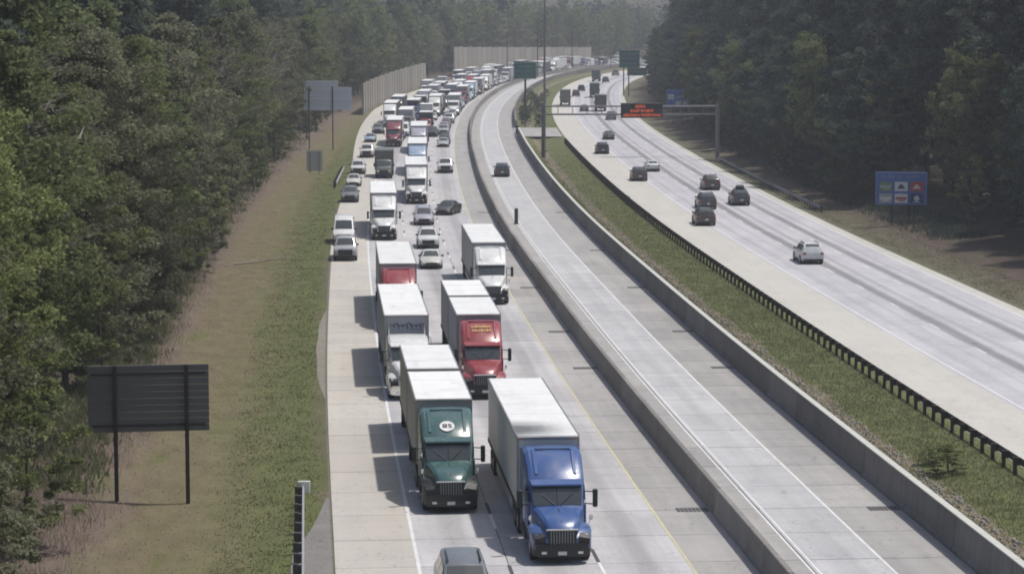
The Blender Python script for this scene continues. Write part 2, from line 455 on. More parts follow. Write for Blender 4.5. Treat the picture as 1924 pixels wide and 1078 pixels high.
M_sunlit_top = pm('barrier_sunlit_top', (0.50, 0.50, 0.46), 0.9, var=0.15)  # added pale strip: sunlight on the tall barrier's top edge put into the colour
def barrier(name, prof, Y0, Y1, near, seg, mat, label, base, sunlit_top=None):
    root = empty(name, P(base, Y0)); tag(root, label, 'barrier')
    Y = Y0
    while Y < Y1:
        L = seg if Y < near else seg * 4
        e = min(Y + L, Y1); n = max(2, int((e - Y) / 4))
        me = profile_run(prof, [Y + 0.03 + (e - Y - 0.06) * i / n for i in range(n + 1)], 'wall_section')
        o = ob('wall_section', me, mat); o.parent = root; o.matrix_parent_inverse = root.matrix_basis.inverted()
        if sunlit_top:
            c = ob('sunlit_top_strip', profile_run(sunlit_top, [Y + 0.015 + (e - Y - 0.03) * i / n for i in range(n + 1)], 'sunlit_top_strip'), M_sunlit_top); c.parent = root; c.matrix_parent_inverse = root.matrix_basis.inverted()
        Y = e
    return root
jersey = [(0.10, -0.05), (0.10, 0.08), (0.17, 0.30), (0.22, 1.12), (0.25, 1.15), (0.44, 1.15), (0.47, 1.12), (0.52, 0.30), (0.59, 0.08), (0.59, -0.05)]
wall2p = [(8.45, -0.05), (8.45, 0.10), (8.56, 0.32), (8.62, 1.42), (8.65, 1.45), (8.88, 1.45), (8.90, 1.42), (8.90, -0.2)]
barrier('median_barrier', jersey, 40, 1180, 260, 8.0, M_wall, 'long grey concrete barrier between the jammed lanes and the express lanes', 0.3)
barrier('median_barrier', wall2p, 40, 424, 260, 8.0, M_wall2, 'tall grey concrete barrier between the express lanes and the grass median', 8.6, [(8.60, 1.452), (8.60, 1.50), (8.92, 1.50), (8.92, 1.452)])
barrier('median_barrier', wall2p, 452, 1180, 260, 8.0, M_wall2, 'distant concrete barrier past the crossover gap, beside the express lanes', 8.6)

# dark drain inlets at the wall feet
M_grate = pm('drain_iron', (0.05, 0.05, 0.05), 0.7, var=0.3)
def drain(o0, o1, Y, label):
    root = empty('drain_inlet', P((o0 + o1) / 2, Y), -heading(Y)); tag(root, label, 'drain', 'drain inlets beside the concrete barriers')
    w = abs(o1 - o0)
    ob('frame', MB().box(-w/2, w/2, -0.42, 0.42, -0.05, 0.010).mesh('drain_frame'), M_joint, root)
    bar = MB().box(-0.04, 0.04, -0.38, 0.38, 0.0, 0.022).mesh('drain_bar')
    n = 8
    for i in range(n):
        ob('bar', bar, M_grate, root, (-w/2 + (i + 0.5) * w / n, 0, 0))
ords = ['nearest', 'second nearest', 'third nearest', 'fourth nearest', 'fifth nearest', 'sixth nearest', 'seventh nearest']
for i, Y in enumerate([105, 147.5, 164.5, 191, 221, 263]):
    drain(-1.35, 0.05, Y, f'{ords[i]} dark drain inlet at the foot of the barrier beside the yellow line')
    drain(7.05, 8.40, Y - 0.4, f'{ords[i]} dark drain inlet on the express lanes at the tall barrier')

# noise walls of concrete panels between posts
M_noise = pm('noise_wall_concrete', (0.27, 0.248, 0.215), 0.9, var=0.12, scale=0.5, bump=0.02, rnd=0.14)
M_npost = pm('noise_wall_post', (0.29, 0.28, 0.265), 0.9, var=0.15)
def noise_wall(pts, tops, label):
    root = empty('noise_wall', (*pts[0], 0)); tag(root, label, 'noise wall')
    for i in range(len(pts) - 1):
        (x0, y0), (x1, y1) = pts[i], pts[i + 1]; L = math.hypot(x1 - x0, y1 - y0); a = math.atan2(y1 - y0, x1 - x0)
        h = max(tops[i], tops[i + 1]) - (0.0 if i % 2 else 0.15)
        me = MB().box(0.16, L - 0.16, -0.1, 0.1, -0.4, h).mesh('wall_panel')
        for j in range(1, 4): pass
        o = ob('wall_panel', me, M_noise, root, (x0 - pts[0][0], y0 - pts[0][1], 0), a)
        ob('wall_post', MB().box(-0.2, 0.2, -0.2, 0.2, -0.4, h + 0.15).mesh('wall_post'), M_npost, root, (x0 - pts[0][0], y0 - pts[0][1], 0), a)
pts = [(P(-23.0 - i * 0.07, 512 + i * 8.1)[:2]) for i in range(26)]
noise_wall(pts, [6.5] * 26, 'tan concrete noise wall beside the queue, in front of the left forest')
pts = [(P(-26.5, 795 + i * 9.0)[:2]) for i in range(25)]
noise_wall(pts, [9.8 - 0.14 * i for i in range(25)], 'long far noise wall behind the distant traffic, below the far trees')

# guardrails
M_rail_d = pm('rail_weathered', (0.085, 0.078, 0.072), 0.75, 0.2, var=0.3)
M_post_d = pm('rail_post_timber', (0.045, 0.038, 0.032), 0.9, var=0.3)
M_rail_g = pm('rail_galvanised', (0.42, 0.43, 0.44), 0.5, 0.6, var=0.2)
M_post_g = pm('rail_post_steel', (0.10, 0.095, 0.09), 0.7, 0.3, var=0.3)
def guardrail(label, off, Y0, Y1, side, mr, mp, zf, post_step=1.9):
    root = empty('guardrail', P(off, Y0)); tag(root, label, 'guardrail')
    inv = root.matrix_basis.inverted()
    s = side
    prof = [(0.00, .42), (0.07*s, .47), (0.07*s, .53), (0.0, .58), (0.0, .62), (0.07*s, .67), (0.07*s, .73), (0.0, .78), (-0.015*s, .78), (-0.015*s, .42)]
    n = max(2, int((Y1 - Y0) / 4)); ys = [Y0 + (Y1 - Y0) * i / n for i in range(n + 1)]
    rings = [[(P(off + o, Y)[0], P(off + o, Y)[1], z + zf(off)) for (o, z) in prof] for Y in ys]
    o = ob('rail', MB().loft(rings).mesh('rail'), mr, root); o.matrix_parent_inverse = inv
    pme = MB().box(-0.08, 0.08, -0.08, 0.08, -0.3, 0.84).mesh('post'); bme = MB().box(-0.1, 0.1, -0.07, 0.07, .44, .8).mesh('block')
    Y = Y0 + 0.5
    while Y < Y1:
        a = -heading(Y)
        p = ob('post', pme, mp, root, P(off - 0.27 * s, Y, zf(off) + random.uniform(-.05, .03)), a); p.matrix_parent_inverse = inv; p.rotation_euler = (random.gauss(0, .02), random.gauss(0, .025), a)
        b = ob('spacer_block', bme, mp, root, P(off - 0.11 * s, Y, zf(off)), a); b.matrix_parent_inverse = inv
        Y += post_step
    return root
guardrail('dark weathered guardrail on close posts along the grass median', 16.0, 60, 402, 1, M_rail_d, M_post_d, lambda o: 0.0)
guardrail('guardrail with pale top edge on the right verge near the sign gantry', 35.6, 262, 352, -1, pm('rail_dull', (0.20, 0.205, 0.21), 0.6, 0.4, var=0.2), M_post_g, zright)
gl = guardrail('short steel guardrail end on the left verge in the near foreground', -17.55, 50, 108, 1, M_rail_g, M_post_g, lambda o: 0.0)
e_ = ob('end_terminal', MB().box(-0.28, 0.28, -0.06, 0.06, .38, .95, 0.03).mesh('end_terminal'), pm('terminal_paint', (0.75, 0.74, 0.70), 0.5), gl, P(-17.5, 108.1), -heading(108)); e_.matrix_parent_inverse = gl.matrix_basis.inverted()
guardrail('grey guardrail below the noise wall beside the shoulder queue', -17.6, 300, 330, 1, M_rail_g, M_post_g, lambda o: 0.0)

# ------------------------------------------------------------------ vehicles
M_glass = pm('vehicle_glass', (0.05, 0.06, 0.065), 0.10, var=0.1, coat=0.6)
M_black = pm('black_plastic', (0.018, 0.018, 0.020), 0.55, var=0.2)
M_rub = pm('tyre_rubber', (0.022, 0.022, 0.023), 0.9, var=0.2)
M_rim = pm('wheel_metal', (0.35, 0.35, 0.36), 0.35, 0.8, var=0.2)
M_chr = pm('chrome', (0.72, 0.72, 0.72), 0.18, 0.95, var=0.05)
M_lampw = pm('headlamp_lens', (0.80, 0.80, 0.78), 0.15, var=0.05, coat=1)
M_hlamp = pm('truck_headlamp', (0.42, 0.43, 0.45), 0.15, 0.2, var=0.1, coat=1)
M_lampr = pm('tail_lamp_lens', (0.28, 0.02, 0.02), 0.25, var=0.1, coat=1)
M_plate = pm('number_plate', (0.65, 0.66, 0.64), 0.5, var=0.1)
M_chas = pm('chassis_steel', (0.035, 0.033, 0.033), 0.8, 0.2, var=0.3)
def roof_mat(name, col, soot=None):
    m, nt, out = new_mat(name); g = NG(nt)
    tc = g.n('TexCoord').outputs['Object']; oi = g.n('ObjectInfo').outputs['Random']
    off = g.n('VectorMath', operation='ADD'); nt.links.new(tc, off.inputs[0]); nt.links.new(g.scale_col((37.0, 19.0, 5.0), oi), off.inputs[1])
    n1 = g.noise(g.vscale(off.outputs[0], (2.2, .25, 1)), 1.0, 5, .65); n2 = g.noise(off.outputs[0], .7, 4, .6)
    f = g.m('MULTIPLY', g.m('MULTIPLY_ADD', g.sstep(n1, .5, .8), -.16, 1.0), g.m('MULTIPLY_ADD', g.sstep(n2, .45, .75), -.14, 1.0))
    f = g.m('MULTIPLY', f, g.m('MULTIPLY_ADD', oi, .12, .90))
    if soot:
        d = g.n('VectorMath', operation='DISTANCE'); nt.links.new(tc, d.inputs[0]); d.inputs[1].default_value = soot
        k = g.m('SUBTRACT', 1.0, g.sstep(g.m('ADD', d.outputs['Value'], g.m('MULTIPLY_ADD', n1, .8, -.4)),   .4, 2.9))
        f = g.m('MULTIPLY', f, g.m('MULTIPLY_ADD', k, -.82, 1.0))
    principled(g, out, g.scale_col(col, f), .5)
    MATS[name] = m
    return m
M_troof = roof_mat('trailer_roof', (0.82, 0.82, 0.81))
M_tside = pm('trailer_side', (0.50, 0.49, 0.49), 0.5, var=0.10, scale=0.7)
M_orange = pm('marker_lamp', (0.55, 0.20, 0.03), 0.3)
def paint(name, col, rough=0.32):
    """car paint with road dust: more on the lower body, streaky elsewhere"""
    m, nt, out = new_mat('paint_' + name); g = NG(nt)
    tc = g.n('TexCoord').outputs['Object']; sep = g.n('SeparateXYZ'); nt.links.new(tc, sep.inputs[0])
    n1 = g.noise(g.vscale(tc, (1.5, 1.5, .6)), 1.6, 5, .65); n2 = g.noise(tc, 9, 3, .7)
    low = g.m('SUBTRACT', 1.0, g.sstep(sep.outputs[2], 0.3, 1.4))
    d = g.m('MULTIPLY_ADD', g.sstep(n1, .42, .75), .28, g.m('MULTIPLY', low, .35))
    d = g.m('MULTIPLY', d, g.m('MULTIPLY_ADD', n2, .8, .5), clamp=True)
    c = g.mix(d, col, (0.17, 0.155, 0.135)); r = g.m('MULTIPLY_ADD', d, .5, rough)
    principled(g, out, c, r, 0.0, 0.45)
    MATS['paint_' + name] = m
    return m
PAINT = {'white': paint('white', (0.74, 0.74, 0.73)), 'pearl': paint('pearl', (0.66, 0.66, 0.62)), 'silver': paint('silver', (0.42, 0.43, 0.45)),
         'grey': paint('grey', (0.17, 0.175, 0.185)), 'black': paint('black', (0.016, 0.017, 0.02)), 'dark': paint('dark_grey', (0.055, 0.058, 0.065)),
         'red': paint('red', (0.30, 0.045, 0.055)), 'maroon': paint('maroon', (0.20, 0.045, 0.06)), 'blue': paint('blue', (0.045, 0.105, 0.29)),
         'teal': paint('teal', (0.055, 0.125, 0.125), 0.25), 'lightblue': paint('light_blue', (0.32, 0.42, 0.55)), 'olive': paint('olive_grey', (0.11, 0.12, 0.105)),
         'lavender': paint('lavender_silver', (0.40, 0.39, 0.46)), 'bluegrey': paint('blue_grey', (0.15, 0.16, 0.175)), 'brown': paint('dark_brown', (0.07, 0.055, 0.05))}

class Tpl:
    """a vehicle template: list of parts (name, mesh, material or slot key, parent index, location, small)"""
    def __init__(s, length): s.parts = []; s.length = length; s.size = 1
    def add(s, name, me, mat, parent=None, loc=(0, 0, 0), small=False, label=None):
        s.parts.append((name, me, mat, parent, loc, small, label)); return len(s.parts) - 1
    def place(s, name, loc, rotz, mats, label, cat, group=None, lod=0, shift=0.0):
        root = empty(name, loc, rotz); tag(root, label, cat, group)
        made = {}
        for i, (n, me, mat, par, l, small, lab) in enumerate(s.parts):
            if small and lod: continue
            if par is not None and par not in made: continue
            m = mats.get(mat, mats.get('body')) if isinstance(mat, str) else mat
            o = ob(n, me, m, made[par] if par is not None else root, (l[0], l[1] + (shift if par is None else 0), l[2]))
            if lab: o['label'] = lab
            made[i] = o
        return root

def car_ring(y, zb, zt, w, zbelt, wt):
    half = [(w * 0.86, zb), (w, zb + 0.16), (w, max(zb + 0.2, zbelt - 0.22)), (w - 0.035, zbelt), (wt, zt - 0.06), (wt - 0.13, zt), ]
    right = [(x, y, z) for x, z in half]; left = [(-x, y, z) for x, z in reversed(half)]
    return right + [(0, y, zt + 0.02)] + left
def lerp(a, b, t): return tuple(a[i] + (b[i] - a[i]) * t for i in range(3))
def patch(mb, A0, A1, B0, B1, u0, u1, v0, v1, off):
    """quad on the face A0-A1 / B0-B1, set proud by off"""
    def pt(u, v): return lerp(lerp(A0, A1, u), lerp(B0, B1, u), v)
    q = [np.array(pt(u0, v0)), np.array(pt(u1, v0)), np.array(pt(u1, v1)), np.array(pt(u0, v1))]
    nrm = np.cross(q[1] - q[0], q[3] - q[0]); nrm /= (np.linalg.norm(nrm) + 1e-9)
    c = sum(q) / 4
    ref = np.array((c[0], 0, c[2] - 0.8)) + np.array((0, 0, 0.3))
    if np.dot(nrm, ref) < 0: nrm = -nrm
    mb.quad(*[tuple(p + nrm * off) for p in q])
def wheel_parts(t, x, y, r, w, sub=True, rim=M_rim):
    me = MB().lathe_x(0, 0, 0, [(-w/2, r*0.55), (-w/2, r*0.93), (-w/2 + 0.03, r), (w/2 - 0.03, r), (w/2, r*0.93), (w/2, r*0.55)], 18).mesh('tyre', 40)
    i = t.add('wheel', me, M_rub, None, (x, y, r))
    s = 1 if x > 0 else -1
    rm = MB().lathe_x(0, 0, 0, [(s*(w/2 + 0.004), r*0.58), (s*(w/2 + 0.012), r*0.52), (s*(w/2 - 0.03), r*0.3), (s*(w/2 + 0.02), r*0.16), (s*(w/2 + 0.02), 0.01)], 14).mesh('rim', 40)
    t.add('rim', rm, rim, i, (0, 0, 0), small=True)

def make_car(kind):
    if kind == 'sedan':
        st = [(0.0,.34,.58,.66,.54,.56), (-.10,.22,.66,.80,.62,.68), (-.55,.20,.80,.89,.75,.78), (-1.30,.20,.94,.91,.90,.80), (-2.0,.20,1.40,.91,.93,.62), (-2.65,.20,1.45,.91,.94,.61),
              (-3.35,.20,1.39,.91,.95,.60), (-4.05,.20,1.06,.90,.97,.74), (-4.62,.22,1.0,.88,.94,.74), (-4.78,.36,.90,.76,.84,.62)]
        cowl, rf, rb, rw = 3, 4, 6, 7; ax = (-.92, -3.75); r = .33
    elif kind == 'suv':
        st = [(0.0,.40,.80,.72,.76,.62), (-.08,.26,.92,.84,.88,.74), (-.50,.24,1.03,.94,.97,.82), (-1.25,.24,1.13,.96,1.08,.86), (-1.95,.24,1.68,.96,1.10,.70), (-2.7,.24,1.74,.96,1.11,.70),
              (-4.1,.24,1.71,.96,1.13,.69), (-4.65,.24,1.45,.95,1.13,.74), (-4.80,.30,1.10,.92,1.05,.80), (-4.86,.40,.95,.84,.9,.72)]
        cowl, rf, rb, rw = 3, 4, 6, 7; ax = (-.95, -3.85); r = .37
    elif kind == 'minivan':
        st = [(0.0,.34,.70,.70,.66,.60), (-.10,.22,.80,.84,.76,.72), (-.50,.20,.95,.93,.90,.82), (-1.0,.20,1.06,.98,1.02,.84), (-1.95,.20,1.68,.99,1.04,.74), (-3.0,.20,1.76,.99,1.05,.74),
              (-4.55,.20,1.74,.99,1.06,.73), (-5.0,.20,1.35,.98,1.06,.80), (-5.1,.28,1.05,.95,1.0,.82), (-5.15,.40,.9,.86,.85,.74)]
        cowl, rf, rb, rw = 3, 4, 6, 7; ax = (-.95, -4.0); r = .34
    elif kind == 'van':
        st = [(0.0,.40,.85,.80,.80,.70), (-.10,.28,.98,.94,.93,.84), (-.50,.26,1.12,1.0,1.06,.90), (-.95,.26,1.28,1.02,1.22,.92), (-1.75,.26,2.15,1.02,1.26,.84), (-2.5,.26,2.38,1.02,1.28,.84),
              (-5.6,.26,2.38,1.02,1.28,.84), (-5.85,.26,2.30,1.02,1.28,.84), (-5.92,.28,2.1,1.0,1.28,.84), (-5.95,.40,1.9,.96,1.2,.82)]
        cowl, rf, rb, rw = 3, 4, 6, 8; ax = (-1.05, -4.7); r = .36
    elif kind == 'pickup':
        st = [(0.0,.45,1.02,.80,.98,.68), (-.06,.34,1.12,.92,1.07,.80), (-.40,.32,1.18,.99,1.12,.88), (-1.45,.32,1.24,1.0,1.19,.90), (-2.1,.32,1.86,1.0,1.22,.74), (-2.8,.32,1.92,1.0,1.22,.74),
              (-3.75,.32,1.88,1.0,1.22,.73), (-3.98,.32,1.30,1.0,1.22,.86), (-4.02,.32,1.22,1.0,1.17,.90), (-5.75,.32,1.22,1.0,1.17,.90), (-5.82,.42,1.15,.94,1.1,.84)]
        cowl, rf, rb, rw = 3, 4, 6, 7; ax = (-1.0, -4.75); r = .41
    rings = [car_ring(*s) for s in st]; n = len(rings[0])
    L = -st[-1][0]; t = Tpl(L)
    body = t.add('body', MB().loft(rings).mesh(kind + '_body', 28), 'body')
    # glass: ring indices: 3 belt right, 4 shoulder right, 5 roof right, 6 top centre, 7 roof left, 8 shoulder left, 9 belt left
    w = MB()
    for (i, j) in ((5, 6), (6, 7)):
        patch(w, rings[cowl][i], rings[cowl][j], rings[rf][i], rings[rf][j], -0.03, 1.03, 0.06, 0.93, 0.012)
    t.add('windshield', w.mesh('windshield'), M_glass, body)
    w = MB()
    for (i, j) in ((5, 6), (6, 7)):
        patch(w, rings[rb][i], rings[rb][j], rings[rw][i], rings[rw][j], -0.03, 1.03, 0.10, 0.9, 0.012)
    if kind != 'van': t.add('rear_window', w.mesh('rear_window'), M_glass, body)
    for (i, j) in ((3, 4), (9, 8)):
        w = MB(); patch(w, rings[cowl][i], rings[cowl][j], rings[rf][i], rings[rf][j], 0.12, 0.86, 0.45, 1.0, 0.010)
        m_ = rf + 1
        patch(w, rings[rf][i], rings[rf][j], rings[m_][i], rings[m_][j], 0.12, 0.86, 0.0, 0.94, 0.010)
        t.add('front_side_window', w.mesh('front_side_window'), M_glass, body)
        if kind != 'van':
            w = MB(); patch(w, rings[m_][i], rings[m_][j], rings[rb][i], rings[rb][j], 0.12, 0.86, 0.03, 0.98, 0.010)
            t.add('rear_side_window', w.mesh('rear_side_window'), M_glass, body)
    hz = st[1][2]; zb = st[1][1]; wf = st[0][3]
    if kind == 'pickup':   # open bed sunk into the back
        t.add('cargo_bed', MB().box(-.78, .78, -5.62, -4.12, 1.0, 1.262).mesh('bed'), M_black, body)
    g0 = MB().box(-wf * .78, wf * .78, -0.06, 0.022, zb + 0.20, hz - 0.10, 0.02).mesh('grille')
    t.add('grille', g0, M_black, body)
    t.add('bumper', MB().box(-wf * 1.12, wf * 1.12, -0.10, 0.03, zb - 0.02, zb + 0.18, 0.03).mesh('bumper'), M_black, body)
    for s in (-1, 1):
        x0, x1 = sorted((s * wf * .72, s * wf * 1.14))
        t.add('headlight', MB().box(x0, x1, -0.20, -0.005, hz - 0.22, hz - 0.09, 0.02).mesh('headlight'), M_lampw, body, small=False)
        x0, x1 = sorted((s * (st[-2][3] - .30), s * (st[-2][3] - .03)))
        zt_ = st[-2][2]
        t.add('tail_light', MB().box(x0, x1, -L - 0.012, -L + 0.18, zt_ - 0.26, zt_ - 0.06, 0.015).mesh('tail_light'), M_lampr, body)
        yc = st[cowl][0] - 0.42; wb = st[cowl][3]; zc = st[cowl][4]
        x0, x1 = sorted((s * (wb - 0.02), s * (wb + 0.17)))
        t.add('mirror', MB().box(x0, x1, yc - 0.09, yc + 0.09, zc + 0.02, zc + 0.18, 0.03).mesh('mirror'), 'mirror', body, small=True)
        x0, x1 = sorted((s * (wb - 0.01), s * (wb + 0.014)))
        t.add('sill', MB().box(x0, x1, ax[1] + .45, ax[0] - .45, zb - 0.01, zb + 0.1).mesh('sill'), M_black, body, small=True)
        for yd in (yc - 1.05, yc - 1.95):
            t.add('door_handle', MB().box(x0, x1 + (0.012 if s > 0 else 0), yd, yd + 0.16, zc - 0.16, zc - 0.12).mesh('handle'), M_black, body, small=True)
        for y in ax:
            wheel_parts(t, s * (st[3][3] - 0.085), y, r, 0.23)
            t.add('wheel_arch', MB().lathe_x(s * (st[3][3] - 0.02), y, r, [(-0.05, r * 1.14), (0.028, r * 1.14)], 18).mesh('arch'), M_black, body, small=True)
    t.add('number_plate', MB().box(-.16, .16, -L - 0.03, -L + 0.02, st[-1][1] + .18, st[-1][1] + .34).mesh('plate'), M_plate, body, small=True)
    t.add('rear_bumper', MB().box(-st[-2][3] * .92, st[-2][3] * .92, -L - 0.05, -L + 0.15, zb - 0.0, zb + 0.2, 0.03).mesh('rear_bumper'), M_black, body)
    if kind in ('suv', 'minivan'):
        for s in (-1, 1): t.add('roof_rail', MB().box(s*.60-.02, s*.60+.02, -3.9, -2.1, st[5][2], st[5][2] + .06).mesh('roof_rail'), M_black, body, small=True)
    return t
CARS = {k: make_car(k) for k in ('sedan', 'suv', 'minivan', 'van', 'pickup')}

def truck_ring(y, w, zb, zt, cr=0.14):
    c = min(cr, w * .4)
    half = [(w, zb), (w, zt - c * 1.9), (w - c * .35, zt - c * .7), (w - c * 1.3, zt)]
    return [(x, y, z) for x, z in half] + [(0, y, zt + 0.03)] + [(-x, y, z) for x, z in reversed(half)]

def add_trailer(t, y0, L, name='trailer', zt=4.11, dolly=False, refer=False):
    b = t.add(name, MB().box(-1.29, 1.29, y0 - L, y0, 1.12, zt - 0.05, 0.03).mesh('trailer_body'), 'trailer')
    t.add('roof', MB().box(-1.265, 1.265, y0 - L + 0.03, y0 - 0.03, zt - 0.06, zt).mesh('trailer_roof'), 'troof', b)
    t.add('front_rail', MB().box(-1.31, 1.31, y0 - 0.10, y0 + 0.012, zt - 0.16, zt - 0.02, 0.02).mesh('rail'), M_rim, b)
    for s in (-1, 1):
        t.add('side_rail', MB().box(s*1.285 - .03, s*1.285 + .03, y0 - L, y0 - 0.1, zt - 0.14, zt + 0.012).mesh('rail'), M_rim, b)
        t.add('corner_post', MB().box(s*1.26 - .05, s*1.26 + .05, y0 - .06, y0 + 0.02, 1.12, zt - .16).mesh('corner_post'), M_rim, b)
        t.add('lower_rail', MB().box(s*1.29 - .025, s*1.29 + .025, y0 - L, y0, 1.08, 1.26).mesh('rail'), M_chas, b)
        if L > 12: t.add('side_skirt', MB().box(s*1.20 - .015, s*1.20 + .015, y0 - L + 4.2, y0 - 3.6, .38, 1.08).mesh('skirt'), 'skirt', b)
        if not dolly or True: t.add('landing_gear', MB().box(s*.75 - .06, s*.75 + .06, y0 - 2.7, y0 - 2.55, .22, 1.1).mesh('gear'), M_chas, b, small=True)
        post = MB().box(-0.006, 0.012, -0.025, 0.025, 1.28, zt - 0.18).mesh('side_post')
        n = int(L / 1.22)
        for i in range(1, n): t.add('side_post', post, 'trailer', b, (s * 1.29, y0 - i * L / n, 0), small=True)
    bow = MB().box(-1.24, 1.24, -0.03, 0.03, zt - 0.01, zt + 0.006).mesh('roof_seam')
    for i in range(1, int(L / 2.8)): t.add('roof_seam', bow, 'troof', b, (0, y0 - i * 2.8, 0), small=True)
    t.add('frame_rails', MB().box(-.5, .5, y0 - L + .2, y0 - .4, .85, 1.12).mesh('frame'), M_chas, b)
    for k_ in (-1, 1): t.add('clearance_light', MB().box(k_*1.12 - .06, k_*1.12 + .06, y0 + .012, y0 + .03, zt - .13, zt - .07).mesh('clearance_light'), M_orange, b, small=True)
    for s in (-1, 1):
        t.add('rear_door', MB().box(*sorted((s*0.02, s*1.2)), y0 - L - .03, y0 - L + .02, 1.2, zt - .15).mesh('door'), 'trailer', b, small=True)
        t.add('tail_light', MB().box(*sorted((s*.95, s*1.2)), y0 - L - .05, y0 - L + .02, .95, 1.1).mesh('tail'), M_lampr, b, small=True)
    t.add('rear_guard', MB().box(-1.15, 1.15, y0 - L - .02, y0 - L + .08, .5, .62).mesh('guard'), M_chas, b, small=True)
    axs = (y0 - L + 1.6, y0 - L + 2.85) if L > 12 else (y0 - L + 1.3,)
    for y in axs:
        for s in (-1, 1): wheel_parts(t, s * 1.0, y, .50, .55, rim=M_rim)
    if refer:
        t.add('cooling_unit', MB().box(-.85, .85, y0 + 0.0, y0 + .55, 2.0, 3.9, .08).mesh('cooling_unit'), M_tside, b)
    return b

